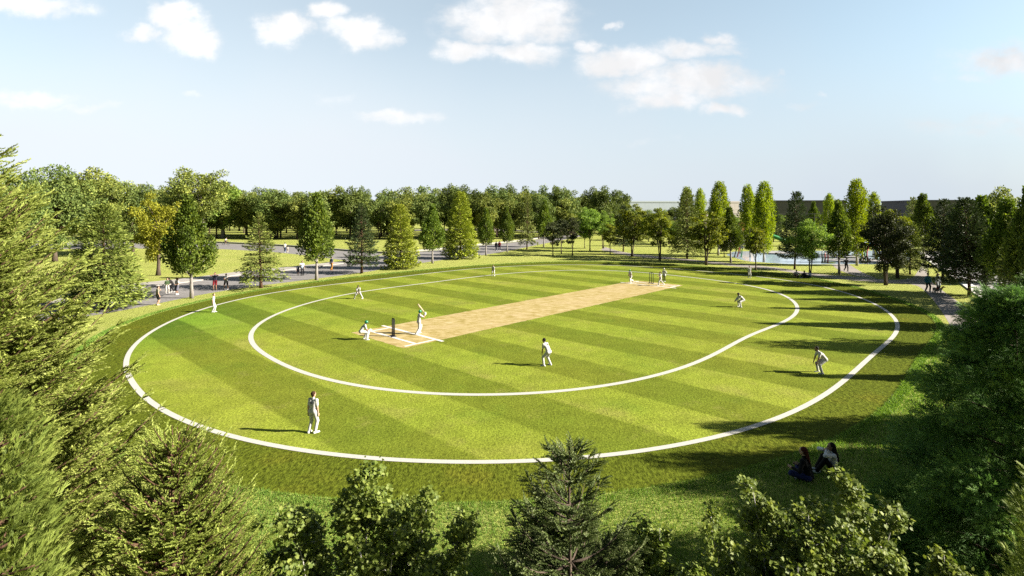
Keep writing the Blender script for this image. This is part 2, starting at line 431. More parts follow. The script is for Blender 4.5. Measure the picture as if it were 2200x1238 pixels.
# paths
def pix(pts): return [G(x, y) for x, y in pts]
def smoothpoly(pts, n=6):
    """Catmull-Rom through an open list of points"""
    P = np.array(pts, float); P = np.concatenate([[2 * P[0] - P[1]], P, [2 * P[-1] - P[-2]]]); out = []
    for i in range(1, len(P) - 2):
        a, b, c, d = P[i - 1:i + 3]
        for t in np.linspace(0, 1, n, endpoint=False):
            out.append(.5 * (2 * b + (c - a) * t + (2 * a - 5 * b + 4 * c - d) * t * t + (3 * b - a - 3 * c + d) * t ** 3))
    out.append(P[-2]); return np.array(out)
lo = smoothpoly(pix([(-420, 735), (60, 692), (200, 678), (330, 654), (440, 632), (536, 617), (646, 603), (776, 586), (881, 569), (950, 559), (1013, 552), (1098, 538), (1172, 523), (1250, 508)]))
hi = smoothpoly(pix([(-420, 690), (60, 656), (200, 634), (300, 619), (400, 607.5), (527, 590), (600, 583), (725, 568.5), (760, 562.5)]))
hj = smoothpoly(pix([(760, 562.5), (830, 547), (900, 541), (950, 536.5), (1013, 529), (1098, 521), (1172, 512), (1235, 503)]))
structure('promenade', polymesh('promenade', list(map(tuple, np.concatenate([lo, hj[::-1], hi[::-1][1:]]))), .004, M_PAVE))
hb = smoothpoly(pix([(-420, 676), (60, 644), (200, 624), (300, 610), (400, 599.5), (527, 583.5), (600, 577), (725, 563.5), (762, 559)]))
structure('pavement', polymesh('pavement', list(map(tuple, np.concatenate([hi, hb[::-1]]))), .0, M_CONC, .12))
ul = smoothpoly(pix([(-300, 537), (150, 535), (380, 534), (451, 534.5), (560, 540), (640, 547), (720, 557), (757, 562)]))
uh = smoothpoly(pix([(-300, 523), (150, 521), (380, 520.5), (451, 522), (560, 527), (640, 532), (720, 538.5), (824, 545.5)]))
structure('upper_path', polymesh('upper_path', list(map(tuple, np.concatenate([ul, uh[::-1]]))), .006, M_PAVE))
uk = smoothpoly(pix([(-300, 522.6), (150, 520.6), (380, 520.1), (451, 521.6), (560, 526.5), (640, 531.4), (720, 537.8), (824, 544.8), (900, 540.2), (950, 535.8), (1013, 528.4), (1098, 520.3), (1172, 511.4)]))
def wallstrip(name, line, w, h, m):
    t = np.gradient(line, axis=0); t /= np.linalg.norm(t, axis=1, keepdims=True); q = np.stack([-t[:, 1], t[:, 0]], 1) * w
    A, B = line, line + q; n = len(A)
    V = np.concatenate([np.c_[A, np.zeros(n)], np.c_[A, np.full(n, h)], np.c_[B, np.full(n, h)], np.c_[B, np.zeros(n)]])
    i = np.arange(n - 1); fs = [np.stack([k * n + i, k * n + i + 1, (k + 1) * n + i + 1, (k + 1) * n + i], 1) for k in range(3)]
    fs.append(np.array([[0, n, 2 * n, 3 * n], [n - 1, 4 * n - 1, 3 * n - 1, 2 * n - 1]]))
    return mk_mesh(name, V, fs, [m])
structure('kerb', wallstrip('kerb', uk, .6, .36, M_KERB))
# far path behind the front of the wood
structure('wood_path', polymesh('wood_path', [*map(tuple, smoothpoly(pix([(880, 497), (1000, 494), (1100, 497), (1180, 503)]))), *map(tuple, smoothpoly(pix([(1180, 500), (1100, 493.5), (1000, 491), (880, 494)])))], .005, M_TAN))
# right hand footpaths
pl = smoothpoly(pix([(1290, 537), (1350, 549.5), (1483, 561), (1568, 571.5), (1665, 580.5), (1755, 594.5), (1837, 603), (1906, 608.5), (1966, 613), (1996, 635), (2024, 671), (2060, 730)]))
pr = smoothpoly(pix([(1300, 531), (1350, 543.5), (1483, 557.5), (1568, 565.5), (1665, 574.5), (1755, 588.5), (1837, 594.5), (1906, 601), (1955, 598.5), (1972, 583), (1982, 566)]))
pe = smoothpoly(pix([(1996, 570), (1992, 590), (2010, 613), (2051, 643), (2130, 706)]))
structure('footpath', polymesh('footpath', list(map(tuple, np.concatenate([pl, pe[::-1], pr[::-1]]))), .004, M_TAN))
structure('pond_footpath', polymesh('pond_footpath', [*map(tuple, smoothpoly(pix([(1786, 568), (1802, 580), (1838, 593)]))), *map(tuple, smoothpoly(pix([(1884, 598.5), (1850, 584), (1824, 568)])))], .007, M_TAN))
rk = smoothpoly(pix([(1972, 540), (1985, 555), (2038, 592), (2098, 636), (2190, 705), (2350, 830)]))
rl = rk + np.array([1.0, .3]); rfar = smoothpoly([tuple(p + np.array([22.0 + .05 * i, 2.0])) for i, p in enumerate(rk[::6])])
structure('road', polymesh('road', list(map(tuple, np.concatenate([rk, rfar[::-1]]))), .004, M_ROAD))
structure('road_kerb', wallstrip('road_kerb', rk, 1.1, .14, plain('white_kerb', (.7, .68, .66), .8, .2)))
# splash pond
tw = NT('shallow_water'); cw_ = tw.coord()
M_WATER = tw.out(tw.pbr(tw.mix(tw.mr(tw.noise(cw_, .3, 3), .3, .7), (.38, .48, .60), (.46, .55, .66)), .12, .5, normal=tw.bump(tw.noise(cw_, 1.3, 3), .12, .05)))
pond = [*map(tuple, smoothpoly(pix([(1560, 548), (1600, 560), (1640, 564), (1700, 567.5), (1790, 568), (1850, 567.5), (1900, 568), (1955, 560)]))), *map(tuple, smoothpoly(pix([(1955, 545), (1880, 539), (1750, 539), (1650, 539), (1575, 541)])))]
structure('pond', polymesh('pond', pond, .005, M_WATER))
M_PAD = path_mat('grey_pad', (.26, .25, .26), (.33, .32, .32), 9)
for cxp, cyp, rx, ry in ((1845, 560.5, 5.5, 2.6), (1815, 551.5, 5.0, 2.0), (1660, 543, 4, 2.2)):
    cx, cy = G(cxp, cyp)
    a = np.linspace(0, 2 * math.pi, 40, endpoint=False)
    structure('paved_island', polymesh('paved_island', [(cx + rx * math.cos(t) * (1 + .12 * math.sin(3 * t)), cy + ry * 1.6 * math.sin(t)) for t in a], .0, M_PAD, .12))
print('setting', round(time.time() - T0, 1))

# ------------------------------------------------------------------ vegetation prototypes
LEAF = (np.array([[0, 0, 0], [.5, .32, .07], [1, 0, -.04], [.5, -.32, .07]]), [np.array([[0, 1, 2, 3]])])
CARD = (np.array([[0, 0, 0], [.35, .2, .03], [1, 0, -.05], [.35, -.2, .03]]), [np.array([[0, 1, 2, 3]])])
def unit(v): return v / (np.linalg.norm(v, axis=-1, keepdims=True) + 1e-9)
def bez(a, b, c, n):
    t = np.linspace(0, 1, n)[:, None]; a, b, c = map(np.asarray, (a, b, c))
    return a * (1 - t) ** 2 + 2 * b * t * (1 - t) + c * t * t

def broadleaf(name, seed, Ht, R, base, ncl, leaf, nleaf, mats, rc=(.2, .34), trunk=.22, multi=1, shell=.5, egg=.9, up=.35, flat=.7, lean=0.0, upright=0.0, notch=.12):
    """trunk and limbs; crown of leaf clumps that leave gaps"""
    g = np.random.default_rng(seed); ch = Ht - base
    # clump centres: lopsided lobes over an egg shape
    d = unit(g.normal(size=(ncl * 3, 3))); rad_ = g.uniform(shell, 1, ncl * 3) ** .7
    d[:, 2] = d[:, 2] * .98
    ph = g.uniform(0, 6.28, 4); az = np.arctan2(d[:, 1], d[:, 0])
    lob = 1 + notch * np.sin(2 * az + ph[0] + 2 * d[:, 2]) + notch * .8 * np.sin(3 * az + ph[1] - 3 * d[:, 2])
    p = d * rad_[:, None]
    z = p[:, 2]
    prof = np.where(z > 0, 1 - .25 * (1 - egg) * z, 1 + (egg - 1) * -z * 0)
    c = np.stack([p[:, 0] * R * lob * prof * .82, p[:, 1] * R * lob * prof * .82, base + ch * (.46 + .44 * z)], 1)
    keep = []; mind = R * rc[0] * .75
    for i in range(len(c)):
        if all(np.linalg.norm(c[i] - c[j]) > mind for j in keep): keep.append(i)
        if len(keep) >= ncl: break
    c = c[keep]; n = len(c); r = R * g.uniform(rc[0], rc[1], n)
    if lean: c[:, 0] += lean * (c[:, 2] / Ht) ** 1.5
    # wood
    tb = MB(); top = base + ch * .62
    for q in range(multi):
        a = 6.28 * q / max(multi, 1) + g.uniform(0, 1); sp = 0 if multi == 1 else R * .22
        ex = np.array([math.cos(a) * sp + lean * .5, math.sin(a) * sp, top])
        path = bez((math.cos(a) * sp * .12, math.sin(a) * sp * .12, 0), (math.cos(a) * sp * .35 + g.normal(0, .05) * R * .3, math.sin(a) * sp * .35, top * .45), ex, 9)
        rr_ = np.linspace(trunk, trunk * .32, 9) / (1 if multi == 1 else 1.5); rr_[0] *= 1.45
        tb.add(*tube(path, rr_, 8))
        idx = g.permutation(n)[:max(6, int(min(n, 26) / multi))]
        for i in idx:
            tt = g.uniform(.35, .95); s = path[int(tt * 8)]
            if c[i, 2] < s[2] - .1 * ch: s = path[3]
            m = (s + c[i]) / 2 + np.array([0, 0, .08 * ch])
            tb.add(*tube(bez(s, m, c[i], 5), np.linspace(trunk * .34, trunk * .07, 5), 5))
    # leaves
    cnt = np.maximum(4, (nleaf * (r ** 2) / (r ** 2).sum())).astype(int); who = np.repeat(np.arange(n), cnt); N = len(who)
    dd = unit(g.normal(size=(N, 3))); q = g.uniform(.35, 1.0, N) ** .6
    off = dd * q[:, None] * r[who][:, None]; off[:, 2] *= flat
    if upright: off[:, 2] *= upright
    off *= 1 + .28 * np.sin(5 * dd[:, :1] + who[:, None]) * np.sin(4 * dd[:, 1:2] + 2 * who[:, None])
    pos = c[who] + off
    out = unit(pos - np.array([0, 0, base + ch * .35]))
    dirv = unit(out * .5 + dd * .5 + g.normal(size=(N, 3)) * .75 + np.array([0, 0, -.15]))
    nrm = unit(out * .5 + dd * .5 + g.normal(size=(N, 3)) * .55 + np.array([0, 0, up]))
    R3 = frames(dirv, roll=None)
    sd_ = unit(np.cross(nrm, dirv)); R3 = np.stack([dirv, sd_, np.cross(dirv, sd_)], 2)
    sc = leaf * g.uniform(.65, 1.25, N)
    V, fs, k = inst(LEAF[0], LEAF[1], pos, R3, sc)
    rv = np.clip(.45 + .22 * g.normal(size=N) + .18 * np.sin(who * 2.4 + seed), 0, 1)
    me_c = mk_mesh(name + '_crown', V, fs, [mats[1]], rnd=rv)
    me_t = tb.mesh(name + '_trunk', [mats[0]], True)
    return dict(t=me_t, c=me_c, H=Ht, R=R)

def conifer(name, seed, Ht, R, base, nw, per, mats, card=.42, cw=1.0, dens=36, droop=.12, rise=.15, pw=.85, trunk=.2, width=.36, gap=.0, tipup=.1, tiers=0.0, shoot=None, wood=False, jit=.12, rexp=.55):
    g = np.random.default_rng(seed); ch = Ht - base
    tb = MB(); zz = np.linspace(0, Ht * .99, 12)
    tp = np.stack([np.cumsum(g.normal(0, .012, 12)), np.cumsum(g.normal(0, .012, 12)), zz], 1)
    rr_ = np.linspace(trunk, .015, 12); rr_[0] *= 1.3; tb.add(*tube(tp, rr_, 8))
    POS, DIR, NRM, SC, RV = [], [], [], [], []
    for i in range(nw):
        t = (i + .5) / nw
        for b in range(per):
            if g.random() < gap: continue
            tt = np.clip(t + g.normal(0, .5 / nw), 0, .995); z = base + ch * tt
            r = R * ((1 - tt) ** pw) * g.uniform(1 - 2 * jit, 1 + jit) + .05 * R
            r *= 1 + tiers * math.sin(i * 2.1)
            a = (b + g.uniform(0, 1)) * 6.283 / per + i * 2.4
            ax = np.array([math.cos(a), math.sin(a), 0]); sx_ = np.array([-math.sin(a), math.cos(a), 0])
            rz_ = (rise + .75 * tt ** 2.2) * r; dz = droop * r * (1 - tt)
            n = max(5, int(dens * (r / R) ** rexp))
            s = g.beta(1.9, .9, n); s = np.clip(s, .06, 1)
            lat = g.uniform(-1, 1, n) * width * r * (np.sin(np.pi * np.clip(s, 0, 1) ** .8) * .9 + .12)
            zc = rz_ * s - dz * 2.2 * s * s + tipup * r * s ** 4
            slope = rz_ - 2 * dz * 2.2 * s + 4 * tipup * r * s ** 3
            p = ax * (s * r)[:, None] + sx_ * lat[:, None] + np.array([0, 0, 1]) * (z + zc + g.normal(0, .035 * r + .02, n) - .12 * np.abs(lat))[:, None]
            dv = ax * r + sx_ * (np.sign(lat) * r * (.35 + .5 * g.random(n)))[:, None] + np.array([0, 0, 1]) * slope[:, None] + g.normal(size=(n, 3)) * .28 * r
            POS.append(p); DIR.append(unit(dv)); NRM.append(unit(np.array([0, 0, 1.0]) + g.normal(size=(n, 3)) * .45 + ax * .25))
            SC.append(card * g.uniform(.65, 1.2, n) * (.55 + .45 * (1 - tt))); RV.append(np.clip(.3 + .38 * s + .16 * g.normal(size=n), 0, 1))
            if wood or i % 3 == 0:
                u = np.linspace(0, .92, 5)
                tb.add(*tube(ax * (u * r)[:, None] + np.array([0, 0, 1]) * (z + rz_ * u - dz * 2.2 * u * u + tipup * r * u ** 4)[:, None], np.linspace(trunk * .2 * (1 - .6 * tt), trunk * .03, 5), 5))
    # leader
    n = 26; s = g.uniform(.9, 1.0, n)
    POS.append(np.c_[g.normal(0, .02 * R, n), g.normal(0, .02 * R, n), Ht * s]); DIR.append(unit(np.c_[g.normal(size=(n, 2)) * .5, np.full(n, 1.0)]))
    NRM.append(unit(g.normal(size=(n, 3)))); SC.append(np.full(n, card * .6)); RV.append(np.full(n, .7))
    POS, DIR, NRM, SC, RV = map(np.concatenate, (POS, DIR, NRM, SC, RV))
    sdv = unit(np.cross(NRM, DIR)); R3 = np.stack([DIR, sdv, np.cross(DIR, sdv)], 2)
    tv, tf = shoot or CARD
    sc3 = np.stack([SC, SC * cw, SC * cw], 1)
    V, fs, k = inst(tv, tf, POS, R3, sc3)
    rv = np.concatenate([np.repeat(RV, q) for q in k]) + np.random.default_rng(seed + 1).normal(0, .06, sum(q * len(RV) for q in k))
    return dict(t=tb.mesh(name + '_trunk', [mats[0]], True), c=mk_mesh(name + '_crown', V, fs, [mats[1]], rnd=np.clip(rv, 0, 1)), H=Ht, R=R)

def clumpy(name, seed, Ht, R, base, ncl, nleaf, leaf, mats, rc=.24, egg=1.6, upl=.8, trunk=.14, ragged=.1, stretch=1.5, ppow=.72):
    """dense egg or column shaped crown of upright clumps on a clean trunk"""
    g = np.random.default_rng(seed); ch = Ht - base
    t = (np.arange(ncl) + g.random(ncl)) / ncl; t = t ** .85
    prof = np.sin(np.pi * np.clip(t, 0, 1) ** (1 / egg)) ** ppow; prof = np.clip(prof, .12, 1)
    a = np.arange(ncl) * 2.39996 + g.normal(0, .4, ncl); q = g.uniform(.45, .98, ncl) ** .5
    rr_ = R * prof * q * .86 * (1 + g.normal(0, ragged, ncl))
    c = np.stack([rr_ * np.cos(a), rr_ * np.sin(a), base + ch * (.03 + .92 * t)], 1)
    r = R * rc * g.uniform(.7, 1.2, ncl) * (.45 + .55 * prof)
    tb = MB(); zz = np.linspace(0, base + ch * .9, 10)
    tr = np.linspace(trunk, trunk * .15, 10); tr[0] *= 1.3
    tb.add(*tube(np.stack([np.cumsum(g.normal(0, .01, 10)), np.cumsum(g.normal(0, .01, 10)), zz], 1), tr, 8))
    for i in g.permutation(ncl)[:22]:
        z0 = max(base * .9, c[i, 2] - .25 * ch); tb.add(*tube(bez((0, 0, z0), (c[i, 0] * .4, c[i, 1] * .4, (z0 + c[i, 2]) / 2), c[i], 5), np.linspace(trunk * .35, trunk * .06, 5), 5))
    cnt = np.maximum(4, nleaf * r ** 2 / (r ** 2).sum()).astype(int); who = np.repeat(np.arange(ncl), cnt); N = len(who)
    dd = unit(g.normal(size=(N, 3))); off = dd * (g.uniform(.25, 1, N) ** .55 * r[who])[:, None]; off[:, 2] *= stretch
    pos = c[who] + off
    out = unit(np.c_[pos[:, :2], np.zeros(N)])
    dv = unit(out * .6 + dd * .35 + np.array([0, 0, upl]) + g.normal(size=(N, 3)) * .55)
    nm = unit(out * .6 + g.normal(size=(N, 3)) * .6 + np.array([0, 0, .4])); sdv = unit(np.cross(nm, dv))
    V, fs, k = inst(LEAF[0], LEAF[1], pos, np.stack([dv, sdv, np.cross(dv, sdv)], 2), leaf * g.uniform(.6, 1.2, N))
    rv = np.clip(.45 + .2 * g.normal(size=N) + .18 * np.sin(who * 1.7 + seed), 0, 1)
    return dict(t=tb.mesh(name + '_trunk', [mats[0]], True), c=mk_mesh(name + '_crown', V, fs, [mats[1]], rnd=rv), H=Ht, R=R)

# foliage colours (base colours of the leaves themselves)
B_DK = barkmat('dark_bark', (.05, .035, .025), (.13, .10, .075))
B_GY = barkmat('grey_bark', (.16, .14, .13), (.36, .33, .31))
B_RD = barkmat('red_brown_bark', (.06, .032, .02), (.13, .075, .045))
B_PALE = barkmat('pale_bark', (.32, .29, .27), (.58, .55, .52))
L_DARK = leafmat('dark_leaves', (0.070, 0.110, 0.030), (0.155, 0.212, 0.051), (0.326, 0.371, 0.097), .2)
L_OLIVE = leafmat('olive_leaves', (0.095, 0.127, 0.033), (0.221, 0.264, 0.054), (0.432, 0.445, 0.102), .25)
L_GREEN = leafmat('green_leaves', (0.050, 0.075, 0.018), (0.116, 0.154, 0.033), (0.220, 0.259, 0.061), .3)
L_YEL = leafmat('yellow_green_leaves', (0.143, 0.156, 0.016), (0.338, 0.351, 0.033), (0.520, 0.507, 0.072), .3)
L_LIME = leafmat('lime_leaves', (0.131, 0.192, 0.020), (0.281, 0.357, 0.035), (0.444, 0.517, 0.067), .38)
L_PEAR = leafmat('pear_leaves', (0.051, 0.085, 0.014), (0.138, 0.201, 0.028), (0.278, 0.339, 0.049), .25)
L_AMB = leafmat('amber_leaves', (0.086, 0.108, 0.017), (0.199, 0.236, 0.027), (0.380, 0.396, 0.037), .3)
L_DOPEN = leafmat('blackish_leaves', (0.030, 0.041, 0.016), (0.057, 0.070, 0.024), (0.095, 0.108, 0.035), .2)
L_LIGHT = leafmat('fresh_green_leaves', (0.087, 0.150, 0.027), (0.203, 0.308, 0.052), (0.368, 0.475, 0.097), .32)
L_SPR = leafmat('spruce_needles', (0.069, 0.107, 0.026), (0.177, 0.225, 0.047), (0.325, 0.362, 0.078), .12)
L_GOLD = leafmat('golden_needles', (0.128, 0.175, 0.029), (0.311, 0.375, 0.048), (0.565, 0.604, 0.081), .12)
L_DKN = leafmat('dark_needles', (0.028, 0.047, 0.019), (0.063, 0.095, 0.033), (0.120, 0.160, 0.051), .1)
L_BLOS = leafmat('white_blossom', (0.378, 0.324, 0.297), (0.558, 0.504, 0.477), (0.675, 0.630, 0.594), .2)
L_NEAR = leafmat('near_spruce_needles', (0.124, 0.171, 0.034), (0.276, 0.337, 0.066), (0.521, 0.582, 0.159), .3, .15)
L_THUJ = leafmat('feathery_foliage', (0.098, 0.137, 0.028), (0.214, 0.268, 0.053), (0.335, 0.387, 0.096), .22)
L_SEQ = leafmat('dark_feathery_foliage', (0.053, 0.117, 0.032), (0.146, 0.252, 0.063), (0.343, 0.456, 0.111), .22, .06)
L_MAP = leafmat('maple_leaves', (0.066, 0.108, 0.019), (0.157, 0.206, 0.037), (0.311, 0.353, 0.083), .32, .2)
L_FIR = leafmat('silver_fir_needles', (0.047, 0.074, 0.020), (0.105, 0.145, 0.040), (0.249, 0.291, 0.117), .12, .2)

# shoot with needles: stem along +X, needles spiralling round it
def shoot_tpl(n=16, spread=.14, wid=.10, fwd=.14, stem=.03, jit=0):
    V = [[0, stem, 0], [0, -stem * .5, stem * .86], [0, -stem * .5, -stem * .86], [.97, 0, 0]]; Ft = [[0, 1, 3], [1, 2, 3], [2, 0, 3]]
    for i in range(n):
        x = .02 + .93 * i / n; a = i * 2.39996; q = spread * (1 - .35 * x)
        e = np.array([x + fwd, q * math.cos(a), q * math.sin(a) * .75 + .03]); sv = np.array([1, -.4 * math.cos(a), -.4 * math.sin(a)]); sv = np.array([.6, -math.sin(a) * .5, math.cos(a) * .5]) * wid
        b = np.array([x, 0, 0]); k = len(V); V += [list(b - sv), list(b + sv), list(e)]; Ft.append([k, k + 1, k + 2])
    return np.array(V), [np.array(Ft)]
def plume_tpl(n=18, seed=1, ang=.5, ln=.55, wid=.022):
    g = np.random.default_rng(seed); V = []; Ft = []
    for i in range(n):
        x = .05 + .7 * i / n; a = g.uniform(0, 6.28); t = ang * g.uniform(.35, 1.1); L = ln * g.uniform(.6, 1.1) * (1 - .35 * x)
        dv = np.array([math.cos(t), math.sin(t) * math.cos(a), math.sin(t) * math.sin(a) * .7]); b = np.array([x, 0, 0])
        sv = np.cross(dv, [math.sin(a * 3), .3, 1.0]); sv = sv / np.linalg.norm(sv) * wid
        k = len(V); V += [list(b - sv * .6), list(b + sv * .6), list(b + dv * L * .6 + sv), list(b + dv * L), list(b + dv * L * .6 - sv)]
        Ft.append([k, k + 1, k + 2, k + 3, k + 4])
    return np.array(V), [np.array(Ft)]
def maple_leaf():
    o = [(0, 0), (.10, .10), (-.02, .34), (.22, .30), (.34, .55), (.48, .36), (.60, .44), (.66, .20), (1.0, 0), (.66, -.20), (.60, -.44), (.48, -.36), (.34, -.55), (.22, -.30), (-.02, -.34), (.10, -.10)]
    V = [[x, y, .10 * abs(y) - .10 * x * x] for x, y in o]; n = len(o)
    V.append([.4, 0, -.02]); return np.array(V), [np.array([[i, (i + 1) % n, n] for i in range(n)])]
SHOOT = shoot_tpl(); SHOOT_F = shoot_tpl(24, .17, .075, .10, .04); PLUME = plume_tpl(); MAPLE = maple_leaf()

P = {}
# wood trees far behind
for k, (m, b) in enumerate(((L_DARK, B_DK), (L_OLIVE, B_DK), (L_DARK, B_DK), (L_OLIVE, B_DK), (L_GREEN, B_DK))):
    P['wood%d' % k] = broadleaf('wood_tree', 11 + k, 18, 6.4, 1.3 + .45 * k, 58 - 3 * k, .56, 7200, (b, m), rc=(.16, .30), trunk=.32, shell=.3, notch=.24, multi=1 + (k == 2))
# larger, nearer broadleaves on the left
P['bigdark'] = broadleaf('broadleaf', 31, 19, 8.2, 2.6, 90, .46, 16000, (B_DK, L_DARK), rc=(.13, .24), trunk=.38, shell=.35, notch=.18)
P['bigolive'] = broadleaf('broadleaf', 32, 19, 7.6, 3.0, 80, .46, 15000, (B_DK, L_OLIVE), rc=(.14, .24), trunk=.36, shell=.35, notch=.18)
P['yellow'] = broadleaf('maple', 33, 13.4, 4.1, 2.0, 75, .3, 12000, (B_DK, L_YEL), rc=(.14, .25), trunk=.28, shell=.35, notch=.15)
P['tall'] = broadleaf('broadleaf', 34, 26, 12.5, 3.5, 120, .66, 16000, (B_GY, L_OLIVE), rc=(.13, .23), trunk=.6, multi=2, shell=.3, notch=.16)
P['talllight'] = broadleaf('broadleaf', 35, 17, 8, 2.5, 60, .6, 8000, (B_GY, L_LIGHT), rc=(.14, .26), trunk=.5, shell=.35, notch=.2)
# conifers along the promenade
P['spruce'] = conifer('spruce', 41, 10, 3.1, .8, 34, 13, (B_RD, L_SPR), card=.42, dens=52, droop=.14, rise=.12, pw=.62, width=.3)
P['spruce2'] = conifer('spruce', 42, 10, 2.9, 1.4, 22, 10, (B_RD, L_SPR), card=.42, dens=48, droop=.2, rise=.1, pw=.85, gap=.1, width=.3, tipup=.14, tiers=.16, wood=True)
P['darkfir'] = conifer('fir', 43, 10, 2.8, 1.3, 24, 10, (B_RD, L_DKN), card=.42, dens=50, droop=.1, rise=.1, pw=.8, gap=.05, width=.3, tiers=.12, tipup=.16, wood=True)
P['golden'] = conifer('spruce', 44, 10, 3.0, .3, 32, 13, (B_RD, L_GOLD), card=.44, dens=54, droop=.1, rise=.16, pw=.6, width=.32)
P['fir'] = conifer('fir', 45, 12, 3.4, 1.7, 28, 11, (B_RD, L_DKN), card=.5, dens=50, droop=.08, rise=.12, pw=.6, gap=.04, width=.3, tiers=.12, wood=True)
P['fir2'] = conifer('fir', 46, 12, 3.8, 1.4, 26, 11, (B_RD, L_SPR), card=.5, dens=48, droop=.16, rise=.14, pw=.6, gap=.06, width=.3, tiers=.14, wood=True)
# pear shaped trees on clean trunks
P['pear'] = clumpy('pear_tree', 51, 10, 2.1, 2.3, 90, 9000, .28, (B_GY, L_PEAR), rc=.3, egg=2.1, trunk=.17, ppow=.95, ragged=.14)
P['pear2'] = clumpy('pear_tree', 52, 10, 2.1, 2.2, 80, 8500, .28, (B_GY, L_PEAR), rc=.32, egg=2.2, trunk=.17, ragged=.18, ppow=.95)
P['poplar'] = clumpy('poplar', 53, 16, 1.7, 1.4, 120, 11000, .3, (B_PALE, L_LIME), rc=.36, egg=1.05, trunk=.18, stretch=2.3, ragged=.2, upl=1.2, ppow=.42)
P['poplar2'] = clumpy('poplar', 54, 16, 1.7, 1.4, 110, 11000, .3, (B_PALE, L_LIME), rc=.36, egg=1.15, trunk=.18, stretch=2.3, ragged=.24, upl=1.2, ppow=.42)
# vase shaped trees on the right
P['amber'] = broadleaf('elm', 61, 11, 3.6, 2.1, 80, .27, 10000, (B_DK, L_AMB), rc=(.12, .22), trunk=.2, multi=4, shell=.25, notch=.18, flat=.55)
P['amber2'] = broadleaf('elm', 62, 11, 3.6, 1.9, 75, .27, 9500, (B_DK, L_AMB), rc=(.12, .23), trunk=.2, multi=3, shell=.25, notch=.2, flat=.55)
P['darkelm'] = broadleaf('elm', 67, 12, 4.2, 1.6, 110, .28, 16000, (B_DK, L_DOPEN), rc=(.12, .22), trunk=.22, multi=4, shell=.2, notch=.15, flat=.6)
P['open'] = broadleaf('sapling', 63, 8, 2.6, 1.7, 44, .26, 4200, (B_DK, L_DOPEN), rc=(.12, .24), trunk=.12, shell=.2, notch=.2, flat=.45)
P['openolive'] = broadleaf('sapling', 64, 8, 2.6, 2.0, 44, .26, 4200, (B_DK, L_AMB), rc=(.12, .24), trunk=.12, shell=.2, notch=.2, flat=.45)
P['light'] = broadleaf('ash', 65, 10, 3.9, 2.6, 85, .27, 10000, (B_DK, L_LIGHT), rc=(.13, .23), trunk=.18, multi=2, shell=.25, notch=.16, flat=.6)
P['blossom'] = broadleaf('cherry', 66, 7, 2.0, 1.2, 40, .26, 3500, (B_DK, L_BLOS), rc=(.14, .24), trunk=.1, shell=.2, notch=.2)
print('protos', round(time.time() - T0, 1))

def plant(kind, name, x, y, h, r, label, cat, group=None, rz=0.0, z=0.0):
    p = P[kind]
    e = bpy.data.objects.new(name, None); COL.objects.link(e); e.location = (x, y, z); hsh = math.sin(x * 12.9 + y * 78.2) * 43758.5; hsh -= math.floor(hsh); q = (hsh - .5) * (2 if y > 20 else 0)
    e.rotation_euler = (.035 * q, .03 * math.sin(40 * q), rz)
    e.scale = (r / p['R'] * (1 + .09 * q), r / p['R'] * (1 - .07 * q), h / p['H']); e.empty_display_size = .3
    tag(e, label, cat, group)
    link('trunk', p['t'], e); link('crown', p['c'], e)
    return e
def ptree(kind, name, px, py, top, hw, label, cat='tree', group=None, rz=0.0):
    x, y = G(px, py); m = PXM(py)
    return plant(kind, name, x, y, (py - top) * m, hw * m, label, cat, group, rz)

PROM = 'trees along the promenade'
ptree('spruce', 'spruce', 222, 664, 446, 72, 'bushy green spruce on a short trunk, left of the tallest pear-shaped tree', 'spruce', PROM, .4)
ptree('pear', 'pear_tree', 412, 641, 418, 46, 'tallest pear-shaped tree on a pale bare trunk, beside the man in red shorts', 'tree', PROM, 0)
ptree('spruce2', 'spruce', 561, 619, 458, 46, 'open spruce with sparse drooping lower branches between the two tallest pear-shaped trees', 'spruce', PROM, 1.1)
ptree('pear2', 'pear_tree', 680, 602, 413, 38, 'pear-shaped tree beside the man in orange trousers', 'tree', PROM, .9)
ptree('darkfir', 'fir', 777, 587, 440, 36, 'blackish green fir with spreading lower branches on the promenade edge', 'fir', PROM, 2.0)
ptree('golden', 'spruce', 862, 577, 443, 38, 'golden green spruce reaching the ground, right of the blackish fir', 'spruce', PROM, .3)
ptree('pear', 'pear_tree', 929, 566, 438, 26, 'pear-shaped tree standing between the two golden green spruces', 'tree', PROM, 2.2)
ptree('golden', 'spruce', 989, 556, 416, 37, 'tallest golden green spruce, near the walking couple on the promenade', 'spruce', PROM, 2.5)
ptree('pear2', 'pear_tree', 1044, 549, 446, 19, 'small pear-shaped tree just left of the walking couple', 'tree', PROM, 1.6)
ptree('pear', 'pear_tree', 1090, 542, 444, 17, 'small pear-shaped tree just right of the walking couple', 'tree', PROM, 3.0)
ptree('spruce2', 'spruce', 1132, 536, 412, 21, 'slender spruce at the far end of the promenade', 'spruce', PROM, 2.9)
ptree('pear2', 'pear_tree', 1168, 531, 428, 18, 'last pear-shaped tree at the far end of the promenade', 'tree', PROM, .2)
PARK = 'park trees beyond the far side of the oval'
ptree('open', 'sapling', 1188, 550, 468, 25, 'small dark open tree with a low crown, left of its two dark neighbours', 'tree', PARK, .5)
ptree('open', 'sapling', 1206, 545, 462, 22, 'dark open tree standing in the middle of three dark neighbours', 'tree', PARK, 2.0)
ptree('open', 'sapling', 1230, 549, 458, 27, 'dark open tree in front of the fresh green ash', 'tree', PARK, 3.3)
ptree('light', 'ash', 1267, 540, 438, 40, 'fresh green ash beyond the far wicket, brightest round crown left of the amber elms', 'tree', PARK, .7)
ptree('light', 'ash', 1296, 534, 447, 28, 'fresh green ash half hidden behind the brighter round ash', 'tree', PARK, 2.7)
ptree('openolive', 'sapling', 1311, 547, 474, 22, 'small olive tree with a thin crown left of the first amber elm', 'tree', PARK, .4)
